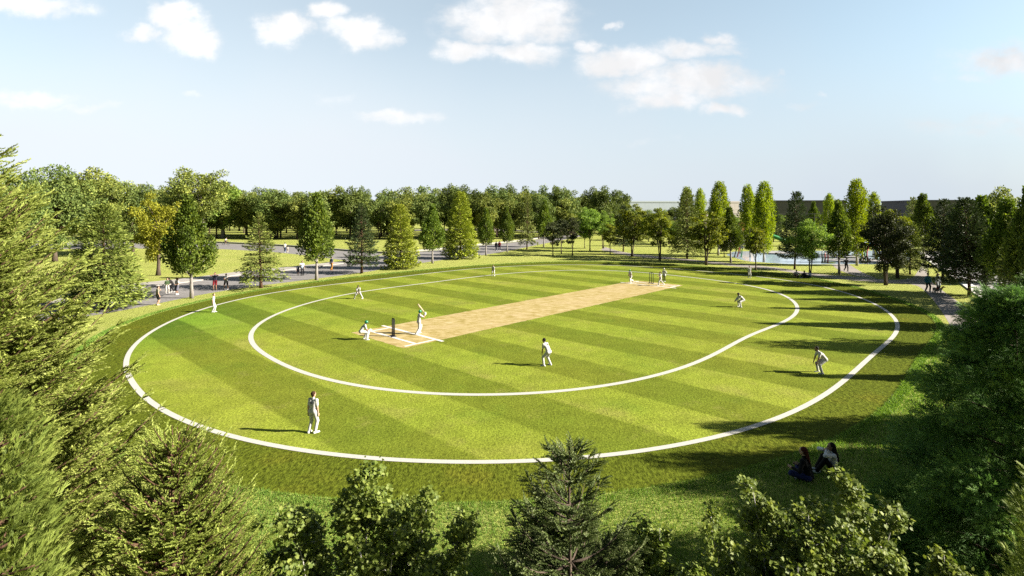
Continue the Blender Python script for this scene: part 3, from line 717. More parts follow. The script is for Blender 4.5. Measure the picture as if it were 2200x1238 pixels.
ptree('openolive', 'sapling', 1256, 533, 470, 17, 'thin olive tree between the dark open tree and the ash', 'tree', PARK, 1.9)
ptree('fir', 'fir', 1339, 541, 445, 25, 'dark fir filling the gap behind the first amber elm', 'fir', PARK, 1.0)
ptree('amber', 'elm', 1358, 552, 428, 37, 'amber tinted elm behind the running batsman, leftmost of the amber elms', 'tree', PARK, .2)
ptree('amber2', 'elm', 1418, 560, 436, 38, 'amber tinted elm with several stems behind the umpire', 'tree', PARK, 2.4)
ptree('fir2', 'fir', 1476, 556, 412, 36, 'broad dark fir with golden tips between two amber elms', 'fir', PARK, .8)
ptree('amber', 'elm', 1517, 570, 443, 42, 'widest amber elm leaning over the footpath, left of the dark pear tree', 'tree', PARK, 3.4)
ptree('pear', 'pear_tree', 1570, 565, 445, 24, 'dark pear-shaped tree by the left end of the pond', 'tree', PARK, 1.2)
ptree('openolive', 'sapling', 1624, 582, 478, 31, 'thin olive tree in front of the pond behind the fielder on the boundary', 'tree', PARK, .1)
ptree('fir', 'fir', 1707, 579, 416, 32, 'dark layered fir at the pond behind the seated man in shorts', 'fir', PARK, 2.2)
ptree('light', 'ash', 1740, 591, 462, 45, 'fresh green ash spreading over the seated group by the pond', 'tree', PARK, 1.5)
ptree('pear2', 'pear_tree', 1803, 590, 428, 28, 'dark pear-shaped tree beside the jogger', 'tree', PARK, .9)
ptree('darkelm', 'elm', 1903, 613, 420, 52, 'big dark elm with many stems at the fork of the footpath', 'tree', PARK, .6)
ptree('amber2', 'elm', 1928, 598, 436, 45, 'amber elm half hidden behind the big dark elm', 'tree', PARK, 1.0)
ptree('fir2', 'fir', 1955, 590, 480, 34, 'low golden tipped fir behind the big dark elm at the path fork', 'fir', PARK, 2.9)
for a in (('poplar', 1478, 548, 400, 15, 'lime green poplar rising behind the broad dark fir'),
          ('poplar2', 1501, 530, 403, 12, 'slim lime green poplar beside the white blossom, left of the tallest amber elm'),
          ('poplar', 1543, 549, 388, 20, 'tall lime green poplar behind the widest amber elm'),
          ('poplar2', 1612, 553, 394, 17, 'left one of a touching pair of lime green poplars at the pond'),
          ('poplar', 1641, 563, 388, 20, 'right one of a touching pair of lime green poplars at the pond'),
          ('poplar2', 1779, 530, 414, 11, 'small distant lime green poplar in front of the dark grey building'),
          ('poplar', 1841, 571, 383, 21, 'bright lime green poplar standing alone right of the jogger'),
          ('poplar2', 1876, 548, 411, 13, 'lime green poplar top showing left of the big dark elm')):
    ptree(a[0], 'poplar', *a[1:5], a[5], 'poplar', 'lime green poplars', (a[1] * .37) % 6)
RT = 'dark trees along the road'
for a in (('pear', 'pear_tree', 1985, 566, 416, 30, 'dark pear-shaped tree by the road, left end of the roadside row'),
          ('fir', 'fir', 2025, 600, 432, 40, 'dark fir by the road behind the walking couple with dogs'),
          ('pear2', 'pear_tree', 2052, 600, 442, 32, 'dark pear-shaped tree squeezed between two roadside firs'),
          ('fir', 'fir', 2083, 637, 430, 52, 'dark fir with long low branches beside the white kerb'),
          ('pear', 'pear_tree', 2118, 634, 420, 44, 'tall dark pear-shaped tree right of the fir with long low branches'),
          ('pear2', 'pear_tree', 2172, 652, 424, 50, 'tall dark pear-shaped tree at the right edge of the photo'),
          ('bigolive', 'broadleaf', 2150, 600, 393, 62, 'olive broadleaf tree standing above the roadside row'),
          ('bigdark', 'broadleaf', 2225, 610, 396, 60, 'dark broadleaf tree at the right edge above the roadside row'),
          ('fir2', 'fir', 2215, 668, 455, 62, 'dark fir low at the right edge behind the feathery conifer'),
          ('fir2', 'fir', 1962, 552, 428, 24, 'distant dark fir left of the roadside row')):
    ptree(*a[:6], a[6], 'tree', RT, (a[2] * .73) % 6)
for a in ((1505, 520, 432, 14, 'white blossoming cherry beside the slim poplar'), (1590, 545, 490, 24, 'pinkish white cherry in bloom at the left end of the pond'),
          (1776, 520, 444, 12, 'white blossoming cherry in front of the dark grey building'), (1556, 552, 500, 17, 'low white cherry behind the widest amber elm'), (1884, 555, 470, 20, 'white cherry in bloom left of the big dark elm')):
    ptree('blossom', 'cherry_tree', *a[:4], a[4], 'tree', 'blossoming cherries', a[0] % 6)
# small conifers in front of the far buildings
for a in (('pear', 'pear_tree', 1747, 505, 433, 14, 'small dark pear-shaped tree in front of the dark grey building'), ('fir', 'fir', 1662, 520, 440, 17, 'dark fir right of the pair of poplars'),
          ('fir', 'fir', 1530, 512, 440, 14, 'dark fir behind the tall poplar'), ('pear2', 'pear_tree', 1563, 506, 436, 10, 'small pear-shaped tree before the pinkish end of the pale building')):
    ptree(*a[:6], a[6], 'tree', 'small trees before the far buildings', a[2] % 5)

# left side broadleaves
LW = 'broadleaf trees behind the promenade'
for a in (('bigdark', 20, 575, 345, 85, 'dark broadleaf tree behind the near spruce at the left edge'),
          ('bigdark', 118, 562, 336, 88, 'tallest dark broadleaf tree at the left end of the wood'),
          ('bigolive', 196, 552, 352, 82, 'olive broadleaf tree behind the bushy green spruce'),
          ('bigdark', 286, 546, 380, 66, 'dark broadleaf tree just left of the yellow maple'),
          ('bigolive', 232, 532, 366, 66, 'olive broadleaf tree filling the gap behind the bushy green spruce'),
          ('yellow', 340, 592, 396, 52, 'yellow green maple on the lawn behind the promenade'),
          ('tall', 432, 514, 343, 84, 'very tall olive tree with a wide open crown rising over the wood'),
          ('talllight', 478, 512, 388, 54, 'light green tree on forked stems behind the cyclist'),
          ('bigdark', 590, 512, 398, 66, 'rounded brownish green tree behind the adult and child on the upper path')):
    ptree(a[0], 'broadleaf_tree', *a[1:5], a[5], 'tree', LW, (a[1] * .61) % 6)

# the wood: every trunk its own tree
LM = [(118, 'the tallest dark broadleaf'), (222, 'the bushy green spruce'), (340, 'the yellow maple'), (412, 'the tallest pear tree'), (485, 'the cyclist'), (561, 'the open spruce'), (615, 'the adult and child'),
      (680, 'the second pear tree'), (777, 'the blackish fir'), (862, 'the first golden spruce'), (929, 'the pear tree amid spruces'), (989, 'the tallest golden spruce'), (1044, 'the pear tree before the couple'),
      (1090, 'the pear tree after the couple'), (1132, 'the slender spruce'), (1168, 'the last pear-shaped tree'), (1230, 'the three dark open trees'), (1267, 'the fresh green ash'), (1311, 'the thin olive tree'), (1358, 'the leftmost amber elm'), (1418, 'the amber elm behind the umpire')]
TONE = ['dark', 'olive', 'deep green', 'brownish olive', 'mid green']
gw = np.random.default_rng(20); cand = []
for row, (Y, step, w0, w1) in enumerate(((183, 9.4, 520, 1190), (195, 8.0, 300, 1300), (212, 8.6, 250, 1335), (231, 9.2, 150, 1340), (252, 10, 60, 1340), (280, 12, -60, 1335))):
    x = (w0 - 1100) / F * Y
    while x < (w1 - 1100) / F * Y:
        cand.append((row, x + gw.normal(0, 1.6), Y + gw.normal(0, 3.2))); x += step
seen = {}
ROW = ["at the wood's front edge", 'in the second row', 'in the third row', 'deep in the wood', 'deep in the wood', "at the wood's back"]
for row, x, y in cand:
    k = int(gw.integers(0, 5)); px = 1100 + x / y * F
    ht = (16.3 + 4.6 * gw.random() ** 1.4) * (1 + .09 * (row > 2)) + (1.6 if px < 520 else 0) - max(0, (px - 1250) / 90) * 2.2
    dx, lm = min(((abs(px - q), s) for q, s in LM)); q = [q for q, s in LM if s == lm][0]
    side = 'behind' if dx < 14 else ('left of' if px < q else 'right of')
    lab = '%s tree %s %s %s' % (TONE[k], ROW[row], side, lm)
    plant('wood%d' % k, 'broadleaf_tree', x, y, ht, 6.2 * gw.uniform(.8, 1.2), lab, 'tree', 'trees of the wood', gw.uniform(0, 6.28))
# lower trees and shrubs in the park behind the pond, before the buildings
for i in range(46):
    px = 1335 + (i % 34) * 24 if i < 34 else 1340 + (i - 34) * 20
    px = px + gw.uniform(-9, 9); Y = gw.uniform(190, 262); x = (px - 1100) / F * Y
    k = ['light', 'wood1', 'wood4', 'wood0', 'light', 'talllight'][int(gw.integers(0, 6))]; ht = gw.uniform(6, 9.6)
    dx, nm = min((abs(px - q), s) for q, s in ((1358, 'the leftmost amber elm'), (1418, 'the amber elm behind the umpire'), (1478, 'the broad dark fir'), (1517, 'the widest amber elm'), (1570, 'the dark pear tree by the pond'), (1625, 'the pair of poplars'), (1707, 'the layered fir'), (1740, 'the ash over the seated group'), (1803, 'the pear tree beside the jogger'), (1841, 'the lone bright poplar'), (1903, 'the big dark elm'), (1985, 'the left end of the roadside row'), (2052, 'the roadside firs'), (2118, 'the tall dark roadside pear tree')))
    plant(k, 'park_tree', x, Y, ht, ht * gw.uniform(.42, .58), 'low %s tree far behind %s' % ({'light': 'fresh green', 'wood1': 'olive', 'wood4': 'mid green', 'wood0': 'dark', 'talllight': 'pale green'}[k], nm), 'tree', 'low trees before the far buildings', gw.uniform(0, 6))
for i in range(9):
    px = 1345 + i * 16 + gw.uniform(-5, 5); Y = gw.uniform(222, 262); x = (px - 1100) / F * Y; k = ['wood1', 'light', 'wood4', 'wood0'][i % 4]; ht = gw.uniform(10.2, 12.2)
    plant(k, 'park_tree', x, Y, ht, ht * .42, '%s tree standing below the long pale building behind the amber elms' % {'light': 'fresh green', 'wood4': 'mid green', 'wood1': 'olive', 'wood0': 'dark'}[k], 'tree', 'trees below the pale building', gw.uniform(0, 6))
for i in range(12):
    px = 1345 + i * 22 + gw.uniform(-6, 6); Y = gw.uniform(150, 178); x = (px - 1100) / F * Y
    ht = gw.uniform(4.5, 7.5); k = ['light', 'wood4', 'wood1', 'openolive'][i % 4]
    plant(k, 'park_tree', x, Y, ht, ht * .5, 'small %s tree on the lawn between the far footpath and the buildings' % {'light': 'fresh green', 'wood4': 'mid green', 'wood1': 'olive', 'openolive': 'thin olive'}[k], 'tree', 'small lawn trees', gw.uniform(0, 6))
# trees standing right of the view, whose shadows fall across the oval
SH = 'trees on the right whose shadows cross the oval'
for i, (kd, tx, ty, ht, r) in enumerate((('pear', 1655, 663, 12, 1.7), ('pear2', 1640, 697, 12.5, 2.1), ('bigdark', 1585, 740, 12, 2.5), ('pear', 1690, 806, 11.5, 1.35), ('pear2', 1760, 748, 10, 1.7), ('bigdark', 1470, 908, 12, 1.9),
        ('fir', 1560, 925, 9.5, 2.0), ('bigdark', 1290, 988, 12, 1.9), ('bigolive', 1360, 1045, 10.5, 2.2), ('pear2', 1480, 985, 9, 1.9), ('bigdark', 1600, 1035, 9, 2.6), ('bigolive', 1500, 1090, 8.5, 2.4), ('pear', 1735, 628, 11, 1.6))):
    x, y = G(tx, ty); L = ht / math.tan(SUN_EL)
    plant(kd, 'shade_tree', x + L * math.cos(SUN_AZ), y + L * math.sin(SUN_AZ), ht, r, 'tree right of the view throwing its shadow on the oval', 'tree', SH, i * 1.3)
print('trees', round(time.time() - T0, 1))

# ------------------------------------------------------------------ near plants below and beside the camera
def near_spruce(name, seed, Ht, R, nw, per, shoots, shl, mats, pw=.9, rise=.35, tipup=.1, width=.34, tpl=None, zmin=0.0, cw=1.0, trunk=.14, fwd=1.5, twig=True, gap=0.0):
    """spruce with needle shoots along side twigs of every branch"""
    g = np.random.default_rng(seed); tb = MB()
    zz = np.linspace(0, Ht, 14); tb.add(*tube(np.stack([np.cumsum(g.normal(0, .008, 14)), np.cumsum(g.normal(0, .008, 14)), zz], 1), np.linspace(trunk, .012, 14), 8))
    POS, DIR, SC, RV = [], [], [], []
    for i in range(nw):
        t = (i + g.random()) / nw
        z = zmin + (Ht - zmin) * t
        for b in range(per):
            if g.random() < gap: continue
            tt = min(.99, max(0, t + g.normal(0, .3 / nw))); r = R * (1 - tt) ** pw * g.uniform(.74, 1.1) + .03 * R
            a = (b + g.random()) * 6.283 / per + i * 2.4; ax = np.array([math.cos(a), math.sin(a), 0]); sx_ = np.array([-ax[1], ax[0], 0])
            ri = (rise + .45 * tt ** 2) * r
            def pt(s): return ax * (s * r) + np.array([0, 0, 1]) * (z + ri * s + tipup * r * s ** 3 - .12 * r * math.sin(math.pi * s))
            tb.add(*tube([pt(s) for s in np.linspace(0, .97, 6)], np.linspace(.03 * r / R + .008, .004, 6), 5))
            ntw = max(7, int(shoots * (r / R) ** .8))
            for k in range(ntw):
                s = g.beta(1.7, .85); sgn = 1 if k % 2 else -1
                L = width * r * (1 - s) ** .7 * g.uniform(.5, 1.1) + shl * .6
                base = pt(s); dv = ax * .75 + sx_ * sgn * g.uniform(.45, .95) + np.array([0, 0, 1]) * (ri / r * .7 + g.normal(.02, .16)); dv /= np.linalg.norm(dv)
                m = max(1, int(L / (shl * .62)))
                if twig and m > 1: tb.add(*tube([base, base + dv * L * .8], [.007, .003], 3, False))
                for q in range(m):
                    f = (q + .2) / m; o = base + dv * L * f
                    for side in ((-1, 1, 0) if m > 1 else (0,)):
                        if side and g.random() < .3: continue
                        d2 = dv + np.cross(dv, [0, 0, 1]) * side * g.uniform(.5, .95) + np.array([0, 0, g.normal(.08, .2)])
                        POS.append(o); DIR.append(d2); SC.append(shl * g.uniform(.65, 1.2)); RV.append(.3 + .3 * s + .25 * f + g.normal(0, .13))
    for q in range(14):
        POS.append([0, 0, Ht - .04 * q]); DIR.append([math.cos(q * 2.4) * (.1 + .05 * q), math.sin(q * 2.4) * (.1 + .05 * q), .8]); SC.append(shl * 1.0); RV.append(.7)
    POS, DIR, SC, RV = np.array(POS, float), unit(np.array(DIR, float)), np.array(SC), np.clip(np.array(RV), 0, 1)
    R3 = frames(DIR, roll=g.uniform(-.6, .6, len(POS))); tv, tf = tpl or SHOOT
    V, fs, k = inst(tv, tf, POS, R3, np.stack([SC, SC * cw, SC * cw], 1))
    rv = np.concatenate([np.repeat(RV, q) for q in k]); rv = np.clip(rv + g.normal(0, .1, len(rv)), 0, 1)
    return dict(t=tb.mesh(name + '_trunk', [mats[0]], True), c=mk_mesh(name + '_crown', V, fs, [mats[1]], rnd=rv), H=Ht, R=R)

def feathery(name, seed, Ht, R, base, nclump, nspr, spr, mats, pw=.7, rc=.22, wob=.25, trunk=.16, upl=.35, bushy=0.0, up0=0.0, tpl=None, inner=.55):
    """soft conifer: plumes of fine sprays gathered in overlapping tufts at the branch ends"""
    g = np.random.default_rng(seed); ch = Ht - base; tb = MB()
    zz = np.linspace(0, Ht * .98, 12); tb.add(*tube(np.stack([np.cumsum(g.normal(0, .012, 12)), np.cumsum(g.normal(0, .012, 12)), zz], 1), np.linspace(trunk, .015, 12), 8))
    t = ((np.arange(nclump) + g.random(nclump)) / nclump) ** 1.25; a = np.arange(nclump) * 2.39996 + g.normal(0, .3, nclump)
    rr_ = R * ((1 - t) ** pw) * (1 + wob * np.sin(3 * a + 9 * t + seed)) * g.uniform(.72, 1.0, nclump) + .03 * R
    ax = np.stack([np.cos(a), np.sin(a), np.zeros(nclump)], 1)
    tip = ax * rr_[:, None] + np.array([0, 0, 1]) * (base + ch * t + rr_ * (up0 + .25 * t))[:, None]
    tip[:, 2] = np.minimum(tip[:, 2], Ht)
    for i in range(0, nclump, 2):
        z0 = base + ch * t[i]; tb.add(*tube(bez((0, 0, z0 - .1 * rr_[i]), ax[i] * rr_[i] * .5 + np.array([0, 0, z0]), tip[i], 5), np.linspace(trunk * .28 * (1 - .7 * t[i]), .006, 5), 4))
    cr = (R * rc * g.uniform(.7, 1.25, nclump)) * (.45 + .55 * (1 - t))
    cnt = np.maximum(6, nspr * cr ** 2 / (cr ** 2).sum()).astype(int); who = np.repeat(np.arange(nclump), cnt); N = len(who)
    back = g.uniform(0, 1, N) ** 1.6 * inner
    dd = unit(g.normal(size=(N, 3))) * (g.uniform(.1, 1, N) ** .5)[:, None]
    pos = tip[who] - ax[who] * (back * rr_[who])[:, None] + dd * cr[who][:, None] * np.array([1, 1, .75])
    dv = unit(ax[who] * .75 + dd * .8 + np.array([0, 0, upl]) + g.normal(size=(N, 3)) * .22)
    sc = spr * g.uniform(.7, 1.25, N); tv, tf = tpl or PLUME
    V, fs, k = inst(tv, tf, pos, frames(dv, roll=g.uniform(-1, 1, N)), sc)
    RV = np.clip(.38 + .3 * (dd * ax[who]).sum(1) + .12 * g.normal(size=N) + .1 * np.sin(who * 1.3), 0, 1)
    rv = np.concatenate([np.repeat(RV, q) for q in k]); rv = np.clip(rv + g.normal(0, .07, len(rv)), 0, 1)
    return dict(t=tb.mesh(name + '_trunk', [mats[0]], True), c=mk_mesh(name + '_crown', V, fs, [mats[1]], rnd=rv), H=Ht, R=R)

def maple_bush(name, seed, stems, nleaf, leaf, mats):
    """several slender pale stems, each with twigs and lobed leaves; stems = (x, y, top height, spread)"""
    g = np.random.default_rng(seed); tb = MB(); POS, DIR, NRM, RV = [], [], [], []
    tot = sum(s[3] for s in stems)
    for (x, y, ht, sp) in stems:
        p0 = np.array([x * .25, y * .25, 0]); tp = np.array([x, y, ht]); mid = np.array([x * .5 + g.normal(0, .15), y * .5, ht * .5])
        path = bez(p0, mid, tp, 14); tb.add(*tube(path, np.linspace(.05, .004, 14), 7))
        nb = int(34 * sp / .6)
        for k in range(nb):
            f = 1 - .68 * g.random() ** 1.05; fi = min(f * 13, 12.99); i0 = int(fi); o = path[i0] + (path[i0 + 1] - path[i0]) * (fi - i0); a = k * 2.39996
            L = sp * (1.12 - f) ** .55 * g.uniform(.45, 1.05) + .08
            dv = np.array([math.cos(a), math.sin(a), g.uniform(.2, .9)]); dv /= np.linalg.norm(dv)
            e = o + dv * L + np.array([0, 0, -.08 * L]); br = bez(o, o + dv * L * .5 + np.array([0, 0, .1 * L]), e, 6)
            tb.add(*tube(br, np.linspace(.014, .003, 6), 4, False))
            m = int(nleaf * sp / tot / nb)
            q = g.beta(1.3, .8, m); pp = br[np.minimum(5, (q * 5.99).astype(int))] + g.normal(size=(m, 3)) * .075 * (.6 + L)
            out = unit(dv[None] * .5 + g.normal(size=(m, 3)) * .7 + np.array([0, 0, -.25]))
            POS.append(pp); DIR.append(out); NRM.append(unit(np.array([.15, -.25, .75]) + dv * .25 + g.normal(size=(m, 3)) * .42)); RV.append(np.clip(.4 + .22 * q + g.normal(0, .2, m), 0, 1))
    POS, DIR, NRM, RV = map(np.concatenate, (POS, DIR, NRM, RV)); s_ = unit(np.cross(NRM, DIR)); R3 = np.stack([DIR, s_, np.cross(DIR, s_)], 2)
    V, fs, k = inst(MAPLE[0], MAPLE[1], POS, R3, leaf * g.uniform(.6, 1.2, len(POS)))
    return dict(t=tb.mesh(name + '_trunk', [mats[0]], True), c=mk_mesh(name + '_crown', V, fs, [mats[1]], rnd=np.repeat(RV, k[0])), H=1, R=1)

def at(px, d): return (px - 1100) / F * d           # X of a bearing at distance d
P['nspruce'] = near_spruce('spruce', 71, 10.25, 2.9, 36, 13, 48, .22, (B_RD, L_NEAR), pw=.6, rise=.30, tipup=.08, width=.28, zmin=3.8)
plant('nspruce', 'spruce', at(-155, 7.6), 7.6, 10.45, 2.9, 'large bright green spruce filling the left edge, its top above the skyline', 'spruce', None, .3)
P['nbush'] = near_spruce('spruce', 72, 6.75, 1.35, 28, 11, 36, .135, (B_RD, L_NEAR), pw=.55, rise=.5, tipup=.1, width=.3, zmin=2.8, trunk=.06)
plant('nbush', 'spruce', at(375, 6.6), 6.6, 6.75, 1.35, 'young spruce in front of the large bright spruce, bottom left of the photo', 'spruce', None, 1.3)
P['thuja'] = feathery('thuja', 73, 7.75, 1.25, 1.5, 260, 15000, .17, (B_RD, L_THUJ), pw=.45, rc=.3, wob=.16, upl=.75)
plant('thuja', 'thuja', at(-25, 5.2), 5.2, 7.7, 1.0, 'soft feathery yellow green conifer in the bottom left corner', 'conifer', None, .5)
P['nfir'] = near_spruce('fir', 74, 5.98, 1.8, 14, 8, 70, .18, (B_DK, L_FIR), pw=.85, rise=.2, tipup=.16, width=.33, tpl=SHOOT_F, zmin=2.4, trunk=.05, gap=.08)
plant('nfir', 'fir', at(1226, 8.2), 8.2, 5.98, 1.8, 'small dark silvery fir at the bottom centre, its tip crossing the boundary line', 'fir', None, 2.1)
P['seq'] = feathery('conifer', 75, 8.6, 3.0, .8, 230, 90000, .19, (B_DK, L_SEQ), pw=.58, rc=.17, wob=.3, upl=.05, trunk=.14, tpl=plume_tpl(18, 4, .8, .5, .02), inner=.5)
plant('seq', 'conifer', at(2178, 10.0), 10.0, 7.95, 2.55, 'large dark feathery conifer with a visible reddish trunk on the right', 'conifer', None, .2)
plant('seq', 'conifer', at(2290, 12.5), 12.5, 8.0, 2.8, 'feathery conifer partly cut off by the right edge, behind the large dark feathery one', 'conifer', None, 2.2)
plant('thuja', 'thuja', at(2262, 6.2), 6.2, 6.55, .75, 'soft feathery yellow green conifer in the bottom right corner', 'conifer', None, 2.5)
P['mapA'] = maple_bush('maple', 76, [(.15, 0, 5.2, .62), (-.3, .5, 4.5, .65), (.5, .4, 4.4, .65), (-1.4, -.6, 3.7, .7), (1.2, -.6, 3.9, .7), (1.15, .1, 4.85, .6), (-1.15, -.1, 4.6, .62), (-.35, .3, 4.75, .5), (.65, -.4, 4.45, .6), (-1.75, .1, 4.3, .6), (1.75, 0, 4.35, .6), (-1.3, .5, 4.3, .6), (.9, .6, 4.5, .6), (0, -.9, 3.9, .8), (-.7, -.7, 4.2, .6), (.2, -.7, 4.3, .6)], 52000, .073, (B_PALE, L_MAP))
plant('mapA', 'maple', at(775, 9.0), 9.0, 1, 1, 'leafy young maple with pale stems at the bottom, left of the small dark fir', 'maple')
P['mapB'] = maple_bush('maple', 77, [(-.75, .2, 5.2, .55), (0, -.3, 4.5, .65), (-1.1, -.7, 3.9, .7), (1.4, -.7, 3.9, .7), (.85, 0, 5.2, .75), (.2, .2, 4.6, .55), (-1.5, 0, 4.6, .6), (1.6, .1, 4.75, .6), (.4, .7, 4.5, .6), (.2, -.9, 3.9, .8), (-.3, .6, 4.6, .6), (-.4, -.6, 4.3, .6), (.8, -.7, 4.4, .6)], 50000, .071, (B_PALE, L_MAP))
plant('mapB', 'maple', at(1725, 8.6), 8.6, 1, 1, 'leafy young maple with pale stems below the two seated women', 'maple')
P['mapC'] = maple_bush('maple', 78, [(-.5, 0, 4.2, .5), (.3, 0, 4.45, .5), (.9, 0, 4.05, .45)], 18000, .071, (B_PALE, L_MAP))
plant('mapC', 'maple', at(1985, 8.0), 8.0, 1, 1, 'smaller maple at the bottom right in front of the large dark feathery conifer', 'maple')
plant('mapC', 'maple', at(1440, 9.0), 9.0, .92, 1, 'low shaded maple between the small dark fir and the maple below the seated women', 'maple', None, 1.9)
print('near', round(time.time() - T0, 1))

# real blades on the lawn nearest the camera and along the edge of the mown field
gg = np.random.default_rng(5)
def blades(X, Y, hgt, wid):
    n = len(X); a = gg.uniform(0, 6.28, n); ln = gg.normal(0, .45, (n, 2)) * hgt[:, None]
    V = np.zeros((n, 5, 3)); c, s_ = np.cos(a) * wid, np.sin(a) * wid
    V[:, 0] = np.c_[X - c, Y - s_, np.zeros(n)]; V[:, 1] = np.c_[X + c, Y + s_, np.zeros(n)]
    V[:, 2] = np.c_[X + c * .7 + ln[:, 0] * .35, Y + s_ * .7 + ln[:, 1] * .35, hgt * .6]; V[:, 4] = np.c_[X - c * .7 + ln[:, 0] * .35, Y - s_ * .7 + ln[:, 1] * .35, hgt * .6]
    V[:, 3] = np.c_[X + ln[:, 0], Y + ln[:, 1], hgt]
    return V.reshape(-1, 3), (np.arange(n) * 5)[:, None] + np.arange(5)[None]
NB = 330000
d = 13.5 + 30 * gg.random(NB) ** 1.9; px = gg.uniform(380, 2120, NB); X = (px - 1100) / F * d; Y = d
ok = ~inside(O_EDGE, X, Y) & ~((X > 38) & (Y > 55)); X, Y = X[ok], Y[ok]
e = offset(O_EDGE, .06); ee = e[(gg.random(60000) * len(e)).astype(int)]; 
seg = np.roll(e, -1, 0) - e; ii = gg.integers(0, len(e), 42000); q = e[ii] + seg[ii] * gg.random(42000)[:, None]
tt = seg[ii] / np.linalg.norm(seg[ii], axis=1, keepdims=True); q = q + np.stack([tt[:, 1], -tt[:, 0]], 1) * gg.random(42000)[:, None] * .5
X = np.concatenate([X, q[:, 0]]); Y = np.concatenate([Y, q[:, 1]]); D = np.hypot(X, Y)
V, fc = blades(X, Y, gg.uniform(.05, .11, len(X)) * np.clip(D / 18, .9, 1.6), gg.uniform(.004, .008, len(X)) * np.clip(D / 14, 1, 3))
L_GRS = leafmat('grass_blades', (0.100, 0.204, 0.031), (0.199, 0.319, 0.052), (0.399, 0.503, 0.104), .3, .15, 0)
tag(link('lawn_grass', mk_mesh('lawn_grass', V, [fc], [L_GRS], rnd=np.clip(.45 + .22 * gg.normal(size=len(X)), 0, 1))), 'short green grass growing on the lawn around the mown oval', 'grass', kind='stuff')
print('grass', round(time.time() - T0, 1))

# ------------------------------------------------------------------ people: smooth implicit bodies meshed with surface nets
def sdf_mesh(prims, vox, k=.03):
    lo = np.min([p['lo'] for p in prims], 0) - 3 * vox; hi = np.max([p['hi'] for p in prims], 0) + 3 * vox
    n = np.ceil((hi - lo) / vox).astype(int) + 1
    Fd = np.full(n, 1.0, np.float32)
    axs = [lo[i] + vox * np.arange(n[i]) for i in range(3)]
    for p in prims:
        a = np.maximum(((p['lo'] - .09 - lo) / vox).astype(int), 0); b = np.minimum(((p['hi'] + .09 - lo) / vox).astype(int) + 2, n)
        sl = tuple(slice(a[i], b[i]) for i in range(3))
        X = np.stack(np.meshgrid(axs[0][sl[0]], axs[1][sl[1]], axs[2][sl[2]], indexing='ij'), -1)
        if p['t'] == 'c':
            ba = p['b'] - p['a']; pa = X - p['a']; t = np.clip(pa @ ba / max(ba @ ba, 1e-9), 0, 1)
            dd = np.linalg.norm(pa - t[..., None] * ba, axis=-1) - (p['ra'] + (p['rb'] - p['ra']) * t)
        else:
            q = (X - p['c']) @ p['R']; k0 = np.linalg.norm(q / p['r'], axis=-1); k1 = np.linalg.norm(q / p['r'] ** 2, axis=-1)
            dd = k0 * (k0 - 1) / np.maximum(k1, 1e-6)
        o = Fd[sl]; kk = p.get('k', k); h = np.clip(.5 + .5 * (dd - o) / kk, 0, 1)
        Fd[sl] = dd * (1 - h) + o * h - kk * h * (1 - h)
    # surface nets
    s = Fd < 0; c8 = [Fd[i:n[0] - 1 + i, j:n[1] - 1 + j, l:n[2] - 1 + l] for i in (0, 1) for j in (0, 1) for l in (0, 1)]
    st = np.stack([c < 0 for c in c8], 0); act = st.any(0) & ~st.all(0)
    idx = np.full(act.shape, -1, np.int64); ijk = np.argwhere(act); idx[act] = np.arange(len(ijk))
    cv = np.stack([c[act] for c in c8], 1); offs = np.array([[i, j, l] for i in (0, 1) for j in (0, 1) for l in (0, 1)], float)
    acc = np.zeros((len(ijk), 3)); cnt = np.zeros(len(ijk))
    for a in range(8):
        for b in range(a + 1, 8):
            if np.abs(offs[a] - offs[b]).sum() != 1: continue
            m = (cv[:, a] < 0) != (cv[:, b] < 0); t = cv[:, a] / np.where(m, cv[:, a] - cv[:, b], 1)
            pt = offs[a] + t[:, None] * (offs[b] - offs[a]); acc[m] += pt[m]; cnt[m] += 1
    V = (ijk + acc / np.maximum(cnt, 1)[:, None]) * vox + lo
    Q = []
    for ax in range(3):
        u, v = (ax + 1) % 3, (ax + 2) % 3
        A = s.take(range(0, n[ax] - 1), ax); B = s.take(range(1, n[ax]), ax); e = np.argwhere(A != B)
        ok = (e[:, u] > 0) & (e[:, v] > 0) & (e[:, u] < n[u] - 1) & (e[:, v] < n[v] - 1); e = e[ok]
        du = np.zeros(3, int); du[u] = 1; dv = np.zeros(3, int); dv[v] = 1
        q = np.stack([idx[tuple((e - du - dv).T)], idx[tuple((e - dv).T)], idx[tuple(e.T)], idx[tuple((e - du).T)]], 1)
        fl = A[tuple(e.T)]; q = np.where(fl[:, None], q, q[:, ::-1]); Q.append(q)
    return V, np.concatenate(Q)
def cp(a, b, ra, rb=None, k=None):
    a, b = np.asarray(a, float), np.asarray(b, float); rb = ra if rb is None else rb
    d = dict(t='c', a=a, b=b, ra=ra, rb=rb, lo=np.minimum(a - ra, b - rb), hi=np.maximum(a + ra, b + rb))
    if k: d['k'] = k
    return d
def el(c, r, R=np.eye(3), k=None):
    c, r = np.asarray(c, float), np.asarray(r, float); m = r.max()
    d = dict(t='e', c=c, r=r, R=np.asarray(R, float), lo=c - m, hi=c + m)
    if k: d['k'] = k
    return d
def ik(a, b, l1, l2, pole):
    a, b, pole = (np.asarray(q, float) for q in (a, b, pole)); d = b - a; L = np.linalg.norm(d); d = d / L
    if L > (l1 + l2) * .995: L = (l1 + l2) * .995; b = a + d * L
    L = max(L, abs(l1 - l2) + .02); x = (l1 * l1 - l2 * l2 + L * L) / (2 * L); h = math.sqrt(max(l1 * l1 - x * x, 0))
    p = pole - d * (pole @ d); p = p / (np.linalg.norm(p) + 1e-9)
    return a + d * x + p * h, b
MC = {}
